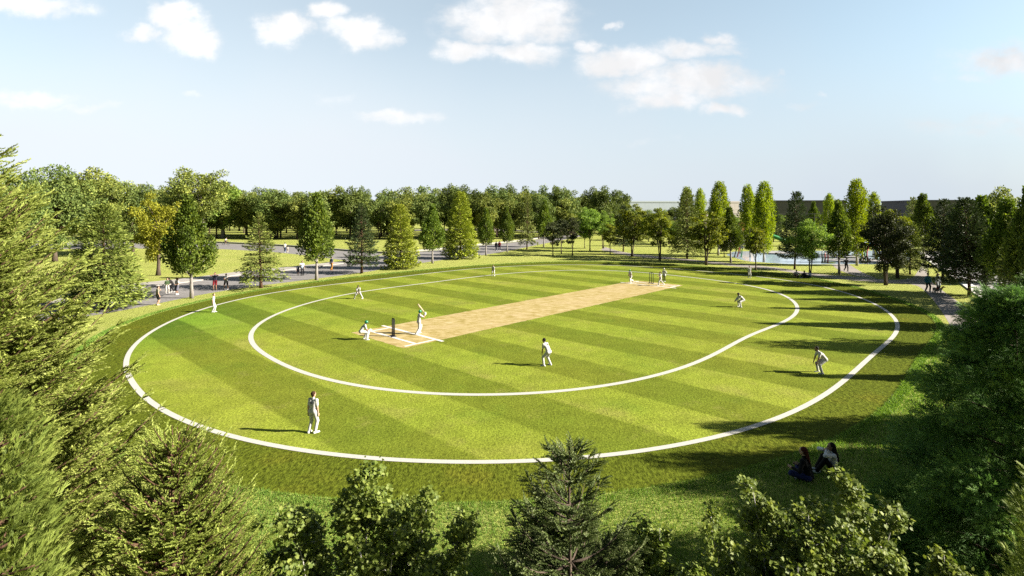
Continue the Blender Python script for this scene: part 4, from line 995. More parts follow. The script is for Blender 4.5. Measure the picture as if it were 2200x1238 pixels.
def cloth(rgb):
    k = ('c',) + tuple(rgb)
    if k not in MC: MC[k] = plain('cloth', rgb, .85, .15, var=.06, scale=14, bump=.06)
    return MC[k]
def skinm(rgb):
    k = ('s',) + tuple(rgb)
    if k not in MC: MC[k] = plain('skin', rgb, .55, .35, var=.06, scale=20)
    return MC[k]
M_EYE = plain('eye_dark', (.02, .015, .012), .3, .5); M_LIP = plain('lips', (.30, .12, .10), .5, .3)
WHITE, CREAM = (.50, .49, .475), (.50, .48, .44)
SK_L, SK_M, SK_D = (.48, .30, .21), (.30, .17, .11), (.13, .07, .045)
HAIR = {'black': (.012, .010, .009), 'brown': (.045, .022, .012), 'auburn': (.075, .018, .012), 'curly': (.06, .025, .012)}

def person(px, py, face, h, label, hip=(0, 0, .93), lean=4, side=0, twist=0, hyaw=0, hpit=0, feet=((0, -.11, 0, 0), (.02, .11, 0, 0)), hands=((.02, -.25, .78), (.02, .25, .78)), elb=None, knee=None,
           shirt=WHITE, sleeve='short', legs='long', leg=WHITE, shoe=(.6, .6, .58), skin=SK_M, hair='black', hstyle='short', hat=None, hatcol=(.02, .02, .03), pads=False, gloves=False, coat=0, vox=None, mark=None, beard=False, group=None, group2=None, footpitch=(0, 0), foottip=True):
    k = h / 1.8; f = np.array([math.cos(rad(face)), math.sin(rad(face)), 0]); rt = np.array([f[1], -f[0], 0]); up = np.array([0, 0, 1.0])
    W_ = lambda q: (f * q[0] + rt * q[1] + up * q[2]) * k
    D_ = lambda q: f * q[0] + rt * q[1] + up * q[2]
    vox = (vox or .02) * max(1, k * .9)
    ln, sd_ = rad(lean), rad(side)
    Pc = W_(hip); tdir = D_((math.sin(ln), math.sin(sd_), math.cos(ln) * math.cos(sd_))); tdir /= np.linalg.norm(tdir)
    cr, sr = math.cos(rad(twist)), math.sin(rad(twist))
    bk = np.cross(rt, tdir); r2 = rt * cr + bk * sr * -1; fw = np.cross(tdir, r2) * 1.0
    if fw @ D_((math.cos(ln), 0, -math.sin(ln))) < 0: fw = -fw
    mid = Pc + tdir * .26 * k - fw * .025 * k * (lean / 40); N = Pc + tdir * .52 * k
    hd = tdir * .45 + up * .55 + f * .12 * math.sin(ln); hd /= np.linalg.norm(hd); Hc = N + hd * .185 * k + fw * .012 * k
    fy = face - twist * 0 + hyaw; hf = np.array([math.cos(rad(fy)) * math.cos(rad(hpit)), math.sin(rad(fy)) * math.cos(rad(hpit)), math.sin(rad(hpit))])
    hr = np.cross(hf, up); hr /= np.linalg.norm(hr); hu = np.cross(hr, hf); HR = np.stack([hf, hr, hu], 1)
    sh = [N - tdir * .05 * k + s * r2 * .165 * k for s in (-1, 1)]; hp = [Pc + s * rt * .095 * k - up * .02 * k for s in (-1, 1)]
    ankles, knees, toes, wr, el_, hdir = [], [], [], [], [], []
    for i in (0, 1):
        fx, fs, fz, ty = feet[i]; s = (-1, 1)[i]
        an = W_((fx, fs, fz + .085)); kp = D_(knee[i]) if knee else D_((1, .12 * s, .1))
        kn, an = ik(hp[i], an, .44 * k, .425 * k, kp); ankles.append(an); knees.append(kn)
        tf = np.array([math.cos(rad(face + ty)), math.sin(rad(face + ty)), 0]); pt = rad(footpitch[i]); td = tf * math.cos(pt) - up * math.sin(pt); tn = tf * math.sin(pt) + up * math.cos(pt)
        toes.append((an + td * .16 * k - tn * .055 * k, an - td * .055 * k - tn * .05 * k, td, tn))
        ep = D_(elb[i]) if elb else D_((-.8, .45 * s, -.35))
        e_, w2 = ik(sh[i], W_(hands[i]), .30 * k, .265 * k, ep); el_.append(e_); wr.append(w2)
        q = w2 - e_; hdir.append(q / np.linalg.norm(q))
    B = []  # whole body, one surface
    sp = .88 if legs == 'skirt' else 1
    for i in (0, 1):
        s = (-1, 1)[i]
        B += [cp(Pc + s * rt * .06 * k, mid + s * r2 * .065 * k, .105 * k, .085 * k), cp(mid + s * r2 * .06 * k, N - tdir * .12 * k + s * r2 * .085 * k, .09 * k, .095 * k), cp(N - tdir * .06 * k, sh[i], .055 * k, .058 * k),
              cp(sh[i], el_[i], .05 * k, .038 * k), cp(el_[i], wr[i], .039 * k, .026 * k), cp(hp[i], knees[i], .083 * k, .054 * k), cp(knees[i], knees[i] * .55 + ankles[i] * .45, .054 * k, .052 * k), cp(knees[i] * .55 + ankles[i] * .45, ankles[i], .05 * k, .034 * k),
              cp(toes[i][1], toes[i][0], .036 * k, .03 * k)]
        # hand: palm, four unequal fingers, thumb
        hdv = hdir[i]; inw = Pc + tdir * .2 * k - wr[i]; inw = inw - hdv * (inw @ hdv); inw /= np.linalg.norm(inw) + 1e-9; ac = np.cross(hdv, inw)
        if ac @ f < 0: ac = -ac
        pc_ = wr[i] + hdv * .05 * k
        B.append(el(pc_, np.array([.055, .042, .02]) * k, np.stack([hdv, ac, inw], 1), .02))
        kf = .012
        for q, (o, L) in enumerate(((.03, .068), (.01, .078), (-.01, .072), (-.029, .055))):
            b0 = pc_ + hdv * .042 * k + ac * o * k; b1 = b0 + (hdv * .8 + inw * .35) * L * .55 * k; b2 = b1 + (hdv * .35 + inw * .85) * L * .5 * k
            B += [cp(b0, b1, .0105 * k, .0095 * k, kf), cp(b1, b2, .0095 * k, .008 * k, kf)]
        t0 = wr[i] + hdv * .025 * k + ac * .03 * k; t1 = t0 + (hdv * .5 + ac * .75) * .035 * k; t2 = t1 + (hdv * .85 + inw * .35) * .032 * k
        B += [cp(t0, t1, .0135 * k, .011 * k, kf), cp(t1, t2, .011 * k, .009 * k, kf)]
    B += [cp(N - tdir * .04 * k, Hc - hu * .06 * k - hf * .01 * k, .056 * k, .05 * k), el(Hc + hu * .015 * k, np.array([.098, .078, .108]) * k, HR), el(Hc - hu * .062 * k + hf * .028 * k, np.array([.062, .056, .055]) * k, HR),
          cp(Hc + hf * .088 * k + hu * .012 * k, Hc + hf * .108 * k - hu * .022 * k, .011 * k, .017 * k, .02)]
    for s in (-1, 1): B.append(el(Hc + hr * s * .078 * k - hf * .01 * k - hu * .008 * k, np.array([.022, .01, .034]) * k, HR, .01))
    V, Q = sdf_mesh(B, vox); C = V[Q].mean(1); mi = np.zeros(len(Q), int)
    for s in (-1, 1): mi[np.linalg.norm(C - (Hc + hf * .088 * k + hr * s * .034 * k + hu * .006 * k), axis=1) < .0165 * k] = 1
    mi[np.linalg.norm((C - (Hc + hf * .088 * k - hu * .066 * k)) @ HR / np.array([1.4, 1.6, .7]), axis=1) < .02 * k] = 2
    x, y = G(px, py); loc = np.array([x, y, 0.0])
    me = mk_mesh('person', V, [Q], [skinm(skin), M_EYE, M_LIP], mi, smooth=True)
    o = link('person', me, loc=tuple(loc)); tag(o, label, 'person', group)
    def part(nm, prims, m, kk=.035, vx=None):
        V, Q = sdf_mesh(prims, vx or vox, kk); return link(nm, mk_mesh(nm, V, [Q], [m], smooth=True), o)
    g = .016 * k
    if shirt is not None:
        T = []
        for i in (0, 1):
            s = (-1, 1)[i]
            T += [cp(Pc + s * rt * .062 * k + tdir * (-.02 * k), mid + s * r2 * .065 * k, .112 * k, .095 * k), cp(mid + s * r2 * .062 * k, N - tdir * .12 * k + s * r2 * .088 * k, .10 * k, .103 * k), cp(N - tdir * .055 * k, sh[i], .062 * k, .072 * k)]
            if sleeve == 'short': T.append(cp(sh[i], sh[i] * .35 + el_[i] * .65, .068 * k, .062 * k))
            elif sleeve == 'long': T += [cp(sh[i], el_[i], .068 * k, .056 * k), cp(el_[i], el_[i] * .12 + wr[i] * .88, .056 * k, .04 * k)]
            if coat: T.append(cp(hp[i] + up * .02 * k, hp[i] * (1 - coat) + (knees[i]) * coat + rt * s * .015 * k, .115 * k, .125 * k))
        T.append(cp(N - tdir * .03 * k, N + hd * .035 * k, .062 * k, .06 * k, .02))
        so_ = part('coat' if coat else 'shirt', T, cloth(shirt))
        if mark is not None:
            mb = MB(); bkd = -fw; cpt = N - tdir * .17 * k - fw * .125 * k
            for (u, v, wdt, hh) in mark:
                c = cpt + r2 * u * k + tdir * v * k; Rm = np.stack([r2, tdir, bkd], 1)
                bx, bf = box(0, 0, 0, wdt * k, hh * k, .012 * k); mb.add(bx @ Rm.T + c, bf)
            link('back_lettering', mb.mesh('back_lettering', [cloth((.03, .03, .06))]), so_)
    tr = []
    for i in (0, 1):
        s = (-1, 1)[i]
        tr += [cp(Pc + s * rt * .06 * k + tdir * .05 * k, hp[i], .108 * k, .105 * k)]
        if legs == 'long': tr += [cp(hp[i], knees[i], .1 * k, .074 * k), cp(knees[i], ankles[i] + up * .01 * k, .073 * k, .062 * k)]
        elif legs == 'short': tr += [cp(hp[i], hp[i] * .18 + knees[i] * .82, .102 * k, .09 * k)]
        elif legs == 'skirt': tr += [cp(hp[i], hp[i] * .05 + knees[i] * .95, .108 * k, .125 * k), cp(Pc - up * .1 * k, (knees[0] + knees[1]) / 2 + up * .03 * k, .12 * k, .12 * k)]
    part({'long': 'trousers', 'short': 'shorts', 'skirt': 'skirt'}[legs], tr, cloth(leg), .04)
    for i in (0, 1):
        part('shoe', [cp(toes[i][1], toes[i][0], .047 * k, .038 * k), cp(toes[i][1] + toes[i][3] * .02 * k, ankles[i] + toes[i][3] * .0, .045 * k, .042 * k), cp(toes[i][1] - toes[i][3] * .012 * k, toes[i][0] - toes[i][3] * .01 * k, .04 * k, .034 * k)], cloth(shoe), .03)
        if pads:
            fwd = D_((1, 0, 0)); q = ankles[i] - knees[i]; q /= np.linalg.norm(q); fn = fwd - q * (fwd @ q); fn /= np.linalg.norm(fn)
            part('leg_pad', [cp(knees[i] - q * .10 * k + fn * .05 * k, knees[i] + fn * .055 * k, .075 * k, .085 * k), cp(knees[i] + fn * .05 * k, ankles[i] + fn * .035 * k, .085 * k, .07 * k)], cloth((.62, .61, .58)))
        if gloves:
            hv = hdir[i]; part('glove', [cp(wr[i] - hv * .03 * k, wr[i] + hv * .03 * k, .045 * k, .06 * k), el(wr[i] + hv * .085 * k, np.array([.075, .062, .05]) * k, np.stack([hv, np.cross(hv, up), np.cross(np.cross(hv, up), hv)], 1))], cloth((.6, .6, .56)))
    if hat in ('helmet', 'cap', 'sunhat'):
        if hat == 'helmet':
            part('helmet', [el(Hc + hu * .03 * k - hf * .006 * k, np.array([.122, .102, .112]) * k, HR), cp(Hc + hf * .1 * k + hu * .03 * k, Hc + hf * .135 * k + hu * .02 * k, .03 * k, .02 * k), cp(Hc - hf * .08 * k, Hc - hf * .075 * k - hu * .06 * k, .035 * k, .025 * k)], plain('helmet_shell', hatcol, .25, .5))
            mb = MB()
            for z in (-.035, -.065, -.095): mb.add(*tube([Hc + HR @ (np.array([.135 * math.cos(t), .1 * math.sin(t), z]) * k) for t in np.linspace(-1.5, 1.5, 9)], .005 * k, 4))
            link('face_guard', mb.mesh('face_guard', [cloth((.02, .02, .02))]), o)
        elif hat == 'cap': part('cap', [el(Hc + hu * .05 * k - hf * .004 * k, np.array([.108, .09, .075]) * k, HR), el(Hc + hu * .045 * k + hf * .115 * k, np.array([.07, .065, .012]) * k, HR, .015)], cloth(hatcol))
        else: part('hat', [el(Hc + hu * .065 * k, np.array([.105, .09, .07]) * k, HR), el(Hc + hu * .045 * k, np.array([.17, .155, .014]) * k, HR, .02)], cloth(hatcol))
    if hstyle:
        hp_ = [el(Hc + hu * .042 * k - hf * .022 * k, np.array([.098, .09, .092]) * k, HR), el(Hc - hf * .045 * k - hu * .01 * k, np.array([.066, .08, .085]) * k, HR)]
        if hat: hp_ = [el(Hc - hf * .04 * k - hu * .015 * k, np.array([.068, .082, .07]) * k, HR)]
        if hstyle == 'long': hp_ += [cp(Hc - hf * .06 * k, N - fw * .07 * k - tdir * .08 * k, .085 * k, .09 * k), cp(N - fw * .09 * k - tdir * .06 * k, N - fw * .125 * k - tdir * .24 * k, .085 * k, .07 * k)]
        if hstyle == 'pony': hp_ += [cp(Hc - hf * .09 * k + hu * .02 * k, N - fw * .10 * k + tdir * .0 * k, .045 * k, .04 * k), cp(N - fw * .10 * k, N - fw * .13 * k - tdir * .17 * k, .042 * k, .018 * k)]
        if hstyle == 'curly': hp_ += [el(Hc + HR @ (np.array([a, b, c]) * k), np.array([.06, .06, .06]) * k) for a, b, c in ((-.06, .08, .03), (-.06, -.08, .03), (-.02, 0, .11), (-.1, 0, .02), (-.06, .07, -.07), (-.06, -.07, -.07), (.02, .08, .07), (.02, -.08, .07))]
        if hstyle == 'bun': hp_ += [el(Hc - hf * .06 * k + hu * .12 * k, np.array([.06, .06, .055]) * k)]
        if beard: hp_ += [el(Hc - hu * .085 * k + hf * .045 * k, np.array([.05, .058, .045]) * k, HR, .01)]
        part('hair', hp_, cloth(HAIR.get(hair, (.012, .01, .009))))
    return dict(o=o, loc=loc, wr=wr, hd=hdir, Hc=Hc, k=k, N=N, r2=r2, fw=fw, td=tdir)

CR = 'cricketers in white on the oval'
MK = [(-.045, .05, .03, .035), (-.01, .05, .02, .035), (.03, .055, .035, .025), (0, .005, .13, .022)]
MK2 = [(-.06, .03, .03, .045), (-.015, .03, .022, .05), (.025, .03, .025, .045), (.065, .03, .025, .045)]
CROUCH = dict(hip=(-.16, 0, .80), lean=40, feet=((0, -.2, 0, -8), (.02, .2, 0, 8)), hands=((.27, -.17, .56), (.27, .17, .56)), elb=((-.2, -.6, .2), (-.2, .6, .2)))
person(672, 930, 72, 1.82, 'cricketer in white near the front boundary, seen from behind with dark writing on his back', vox=.011, mark=MK, hair='brown', skin=SK_L, hyaw=-14, feet=((-.06, -.14, 0, 6), (.0, .13, 0, -28)), hands=((-.02, -.235, .79), (.06, .25, .78)), group=CR)
person(1176, 786, 138, 1.92, 'fielder in white bending hands on knees in the near half, seen from behind', vox=.012, mark=MK2, hyaw=18, **{**CROUCH, 'hip': (-.1, 0, .84), 'lean': 34, 'feet': ((.08, -.24, 0, 25), (-.05, .22, 0, -10))}, group=CR)
person(1762, 802, 176, 1.96, 'fielder in white bending with hands on knees between the two white lines on the right', vox=.012, mark=[(-.04, .0, .03, .03), (.05, .02, .05, .02)], beard=True, **{**CROUCH, 'hip': (-.24, 0, .78), 'lean': 42}, group=CR)
person(1590, 660, 188, 1.98, 'fielder in long sleeves and dark cap crouching low with hands out, right of the pitch', vox=.016, sleeve='long', hat='cap', beard=True, hip=(-.3, 0, .66), lean=46, feet=((.1, -.28, 0, -10), (-.05, .28, 0, 12)), hands=((.5, -.05, .55), (.5, .06, .56)), hpit=-5, group=CR)
bat = person(900, 718, 38, 1.95, 'batsman in green helmet finishing a stroke with the bat raised, by the near wicket', vox=.014, hat='helmet', hatcol=(.005, .16, .07), pads=True, gloves=True, mark=[(-.02, .02, .09, .05)], lean=8, hip=(-.02, .02, .9), twist=-10, feet=((.12, -.2, 0, 10), (-.28, .12, 0, -30)), hands=((.40, .10, 1.42), (.42, .14, 1.36)), elb=((.1, -.4, -.8), (-.1, .6, -.6)), shoe=(.6, .6, .58), group=CR)
person(783, 730, 25, 1.95, 'wicketkeeper in green helmet crouching with gloves out behind the near wicket', vox=.014, hat='helmet', hatcol=(.005, .16, .07), pads=True, gloves=True, hip=(-.26, 0, .60), lean=38, feet=((.04, -.2, 0, 15), (.1, .22, 0, -15)), hands=((.36, -.05, .66), (.37, .06, .64)), leg=WHITE, mark=[(-.02, .0, .05, .03)], group=CR)
person(770, 642, -80, 1.85, 'fielder in white facing the camera, legs wide apart on the inner circle', vox=.016, skin=SK_D, hip=(-.12, 0, .72), lean=32, feet=((.02, -.43, 0, -25), (.0, .43, 0, 25)), hands=((.3, -.06, .62), (.3, .08, .6)), hpit=-18, beard=True, group=CR)
person(458, 671, 15, 1.82, 'bearded fielder in white standing upright beside the boundary line on the left', vox=.014, beard=True, skin=SK_L, hair='brown', hands=((.06, -.22, .8), (.05, .24, .8)), feet=((.1, -.08, 0, 5), (-.05, .08, 0, -10)), group=CR)
person(1060, 593, -105, 1.78, 'distant fielder in white leaning forward slightly, on the inner circle at the far side', vox=.018, lean=22, hip=(-.08, 0, .88), feet=((.0, -.2, 0, -10), (.02, .2, 0, 10)), hands=((.2, -.17, .66), (.2, .17, .66)), hpit=-12, group=CR)
person(1355, 609, -140, 1.92, 'running batsman in green helmet left of the far wicket', vox=.016, hat='helmet', hatcol=(.01, .13, .05), pads=True, lean=16, hip=(0, 0, .9), feet=((.12, -.08, 0, 0), (-.55, .1, .22, 0)), footpitch=(0, 55), hands=((.3, -.05, 1.02), (.25, .15, .98)), group=CR)
person(1419, 614, -160, 1.92, 'bowler in mid stride with one arm stretched out, right of the far wicket', vox=.016, skin=SK_L, hair='brown', lean=6, hip=(0, 0, .86), feet=((.30, -.03, 0, 0), (-.55, .1, .08, 10)), footpitch=(0, 40), hands=((.5, -.22, 1.2), (-.3, .3, 1.05)), group=CR)
person(1427, 605, -125, 1.83, 'umpire in white coat, white hat and black trousers behind the bowler', vox=.016, hat='sunhat', hatcol=(.6, .6, .58), leg=(.012, .012, .014), sleeve='long', coat=.25, skin=SK_D, hands=((-.1, -.14, .95), (-.1, .14, .95)), elb=((-.3, -.8, 0), (-.3, .8, 0)), group=None)
person(1610, 597, -95, 1.76, 'fielder in white standing on the far boundary line on the right', vox=.016, feet=((0, -.16, 0, -12), (0, .16, 0, 12)), hands=((.05, -.27, .78), (.05, .27, .78)), group=CR)
WK = 'people on the promenade'
person(338, 656, 50, 2.0, 'man in beige top and black shorts on the grass edge, hand at his face', vox=.018, shirt=(.27, .25, .19), leg=(.02, .02, .022), legs='short', skin=SK_L, shoe=(.4, .33, .27), hands=((.18, -.06, 1.5), (.1, .26, .86)), elb=((.5, -.5, -.6), (-.6, .4, -.4)), hair='black', group=WK)
person(359, 630, -40, 1.78, 'person in green jacket and pale trousers, left one of a group of three', vox=.02, shirt=(.05, .08, .035), sleeve='long', leg=(.5, .46, .42), skin=SK_L, hair='brown', feet=((.0, -.16, 0, 0), (.05, .16, 0, 0)), hands=((.18, -.12, 1.0), (.18, .12, 1.0)), group=WK)
person(369, 628, 200, 1.95, 'person in black stooping with a brown bag, middle of a group of three', vox=.02, shirt=(.02, .018, .018), sleeve='long', leg=(.014, .014, .018), lean=34, hip=(-.1, 0, .9), skin=SK_M, feet=((.1, -.1, 0, 0), (-.2, .12, 0, 0)), hands=((.3, -.14, .95), (.25, .16, .9)), group=WK)
person(381, 633, -110, 1.98, 'curly haired woman in white top and grey skirt, right one of a group of three', vox=.02, shirt=(.5, .48, .45), legs='skirt', leg=(.10, .10, .13), skin=SK_M, hair='curly', hstyle='curly', shoe=(.5, .5, .48), feet=((.05, -.15, 0, 0), (-.02, .15, 0, 0)), hands=((.22, -.06, 1.05), (.24, .04, 1.08)), elb=((-.3, -.6, -.5), (-.3, .6, -.5)), group=WK)
person(462, 624, -75, 2.22, 'man in dark tank top and red shorts holding both hands up to his face', vox=.02, shirt=(.018, .02, .035), sleeve='none', legs='short', leg=(.16, .012, .018), skin=SK_M, shoe=(.05, .04, .035), beard=True, hands=((.2, -.10, 1.56), (.2, .10, 1.56)), elb=((.2, -.9, -.2), (.2, .9, -.2)), group=WK)
person(486, 622, -80, 1.98, 'man in white tank top and black shorts with folded arms', vox=.02, shirt=(.45, .47, .5), sleeve='none', legs='short', leg=(.012, .012, .014), skin=SK_M, shoe=(.6, .6, .6), feet=((0, -.2, 0, -15), (0, .2, 0, 15)), hands=((.2, .10, 1.18), (.2, -.10, 1.14)), elb=((.1, -.8, -.5), (.1, .8, -.5)), hpit=-12, group=WK)
person(649, 592, -50, 2.24, 'man in pale blue shirt and black trousers bending one arm, beside a child in grey', vox=.022, shirt=(.38, .45, .52), leg=(.012, .012, .015), skin=SK_M, shoe=(.03, .03, .03), hands=((.05, -.3, .85), (.32, .2, 1.28)), elb=((-.5, -.5, -.3), (-.1, .9, .1)), group=WK)
person(640, 592, -55, 1.55, 'child in grey top and dark shorts beside the man in pale blue shirt', vox=.022, shirt=(.10, .11, .15), legs='short', leg=(.06, .06, .09), skin=SK_M, shoe=(.03, .03, .03), group=WK)
person(712, 581, 62, 2.24, 'man in blue grey shirt and orange trousers walking away', vox=.022, shirt=(.09, .10, .17), leg=(.32, .15, .025), skin=SK_L, shoe=(.12, .05, .02), feet=((.18, -.09, 0, 0), (-.2, .09, .03, 0)), footpitch=(0, 25), hands=((-.1, -.27, .8), (.15, .27, .84)), group=WK)
person(612, 542.5, 100, 2.36, 'adult in white shirt and blue jeans on the upper path with a small child', vox=.024, shirt=(.55, .54, .52), leg=(.05, .09, .18), skin=SK_M, feet=((.1, -.09, 0, 0), (-.18, .09, .02, 0)), hands=((0, -.26, .8), (.02, .28, .8)), group=WK)
person(618, 542.5, 100, 1.45, 'small child in pale clothes holding on beside the adult in blue jeans', vox=.024, shirt=(.5, .47, .44), leg=(.42, .36, .3), skin=SK_L, hair='brown', group=WK)
person(1066, 539, 80, 2.32, 'person in dark jacket, left of a couple walking far along the promenade', vox=.024, shirt=(.012, .012, .018), sleeve='long', leg=(.04, .05, .08), skin=SK_M, feet=((.15, -.09, 0, 0), (-.15, .09, .02, 0)), hands=((.05, -.26, .82), (.0, .26, .82)), group=WK)
person(1073, 539, 80, 2.46, 'person in red jacket, right of a couple walking far along the promenade', vox=.024, shirt=(.16, .015, .022), sleeve='long', leg=(.03, .03, .05), skin=SK_M, feet=((-.15, -.09, .02, 0), (.15, .09, 0, 0)), hands=((.0, -.26, .82), (.05, .26, .82)), group=WK)
person(1818, 583, -90, 2.25, 'jogger in black with a hair bun on the path to the pond', vox=.022, shirt=(.01, .01, .012), sleeve='short', leg=(.01, .01, .012), skin=SK_D, hstyle='bun', shoe=(.4, .4, .42), lean=8, feet=((.2, -.08, 0, 0), (-.25, .08, .08, 0)), footpitch=(0, 40), hands=((.25, -.2, 1.12), (-.05, .27, 1.0)))
person(1993, 627, -88, 2.3, 'man in teal jacket and black trousers walking on the footpath', vox=.02, shirt=(.03, .15, .22), sleeve='long', coat=.12, leg=(.012, .012, .014), skin=SK_L, hair='brown', shoe=(.6, .6, .6), feet=((.14, -.1, 0, 0), (-.12, .1, .02, 0)), hands=((.05, -.3, .84), (.08, .3, .84)))
person(2014, 626, -80, 2.22, 'woman in pale grey coat walking two dogs on the footpath', vox=.02, shirt=(.30, .32, .34), sleeve='long', coat=.62, leg=(.03, .03, .035), skin=SK_L, hair='auburn', hstyle='pony', shoe=(.05, .05, .05), hands=((.15, -.2, .9), (.05, .27, .84)))
SEAT = dict(hip=(0, 0, .125), footpitch=(0, 0))
PP = 'people sitting on the grass by the pond'
person(1712, 596, 215, 2.1, 'man in pale shirt sitting with arms round his knees, left of three sitters', vox=.02, shirt=(.45, .42, .4), legs='short', leg=(.04, .025, .02), skin=SK_M, shoe=(.02, .02, .02), lean=10, feet=((.52, -.1, 0, 0), (.48, .14, 0, 0)), hands=((.46, -.05, .36), (.46, .08, .36)), elb=((0, -.8, 0), (0, .8, 0)), group=PP, hip=(0, 0, .125))
person(1730, 597, 190, 2.0, 'person in dark clothes and white shoes sitting, middle of a group of three', vox=.02, shirt=(.02, .02, .035), sleeve='long', leg=(.014, .014, .02), skin=SK_D, shoe=(.62, .62, .62), lean=12, feet=((.55, -.12, 0, 0), (.5, .14, 0, 0)), hands=((.4, -.05, .42), (.4, .1, .42)), group=PP, hip=(0, 0, .125))
person(1741, 598, 185, 2.0, 'woman in white top and dark trousers sitting, right of a group of three', vox=.02, shirt=(.45, .48, .58), sleeve='long', leg=(.012, .014, .03), skin=SK_M, hstyle='long', shoe=(.05, .05, .05), lean=4, feet=((.55, -.1, 0, 0), (.62, .1, 0, 0)), hands=((.35, -.1, .4), (-.12, .3, .1)), group=PP, hip=(0, 0, .125))
FW = 'women sitting on the grass in the shade'
person(1738, 1033, 132, 2.2, 'auburn ponytailed woman in black top and blue jeans sitting cross-legged in the shade', vox=.011, shirt=(.008, .008, .009), sleeve='long', leg=(.018, .025, .10), skin=SK_L, hair='auburn', hstyle='pony', shoe=(.5, .5, .52), lean=14, hip=(0, 0, .125), hyaw=8, feet=((.34, .10, .02, 60), (.30, -.14, .02, -60)), knee=((.4, -1.0, .25), (.4, 1.0, .25)), hands=((.38, -.26, .34), (.36, .2, .3)), group=FW)
person(1791, 1017, 168, 2.12, 'long black haired woman in pale grey sweater hugging her knees in the shade', vox=.011, shirt=(.62, .62, .63), sleeve='long', leg=(.008, .008, .009), skin=SK_M, hstyle='long', shoe=(.55, .55, .57), lean=6, hip=(0, 0, .125), hpit=8, feet=((.50, -.1, 0, 0), (.44, .12, 0, 0)), knee=((.3, -.1, 1), (.3, .1, 1)), hands=((.22, -.05, .72), (.25, .06, .70)), elb=((.6, -.6, -.1), (.6, .6, -.1)), group=FW)
print('people', round(time.time() - T0, 1))

# ------------------------------------------------------------------ bat, wickets
mb = MB(); hdl = MB()
hc = (bat['wr'][0] + bat['wr'][1]) / 2 + (bat['hd'][0] + bat['hd'][1]) / 2 * .07 * bat['k']
bx_, by_ = -.64, .05; bd = unit(np.array([bx_, by_, .80])); bs = unit(np.cross(bd, [0.2, 1, .1])); bn = np.cross(bd, bs)
hdl.add(*tube([hc - bd * .16, hc + bd * .16], [.022, .02], 8))
sec = [(.16, .025, .022), (.22, .05, .03), (.32, .058, .045), (.72, .062, .055), (.90, .06, .035), (.95, .04, .02)]
R8 = [(1, .25), (.8, .5), (0, .95), (-.8, .5), (-1, .25), (-1, -.35), (0, -.45), (1, -.35)]
V = np.array([hc + bd * a + bs * (u * w_) + bn * (v * t_) for a, w_, t_ in sec for u, v in R8]); n8 = 8
fs = [np.array([[i * 8 + j, i * 8 + (j + 1) % 8, (i + 1) * 8 + (j + 1) % 8, (i + 1) * 8 + j] for i in range(len(sec) - 1) for j in range(8)]), np.array([list(range(8))[::-1], [40 + j for j in range(8)]])]
mb.add(V, fs)
e = bpy.data.objects.new('cricket_bat', None); COL.objects.link(e); e.location = tuple(bat['loc']); tag(e, 'pale wooden cricket bat raised by the batsman at the near wicket', 'bat')
link('blade', mb.mesh('blade', [plain('willow_wood', (.62, .50, .33), .5, .3)]), e); link('handle', hdl.mesh('handle', [cloth((.05, .05, .05))]), e)
M_BLK = plain('black_plastic', (.012, .012, .013), .65, .15); M_BASE = plain('dark_base', (.03, .03, .045), .5, .4)
def wicket(px, py, h, wdt, label):
    x, y = G(px, py); e = bpy.data.objects.new('wicket', None); COL.objects.link(e); e.location = (x, y, .014); e.rotation_euler = (0, 0, PA); tag(e, label, 'wicket', 'wickets')
    r = .04
    for q in (-1, 0, 1):
        m = MB(); m.add(*tube([(0, q * wdt / 2, 0), (0, q * wdt / 2, h - wdt / 4)], r, 10)); link('stump', m.mesh('stump', [M_BLK], True), e)
    for q in (-1, 1):
        m = MB(); a = np.linspace(0, math.pi, 9); m.add(*tube([(0, q * wdt / 4 + wdt / 4 * math.cos(t), h - wdt / 4 + wdt / 4 * math.sin(t)) for t in a], r * .85, 8)); link('bail', m.mesh('bail', [M_BLK], True), e)
    m = MB(); m.add(*box(0, 0, .03, .2, wdt + .26, .06)); m.add(*box(-.18, wdt / 2 + .02, .02, .26, .16, .04)); m.add(*box(-.18, -wdt / 2 - .02, .02, .26, .16, .04)); link('base', m.mesh('base', [M_BASE]), e)
wicket(845, 723, 1.36, .30, 'black three-stump wicket with rounded top at the near end of the pitch')
wicket(1399.5, 609, 1.46, .52, 'black three-stump wicket at the far end of the pitch beside the bowler')

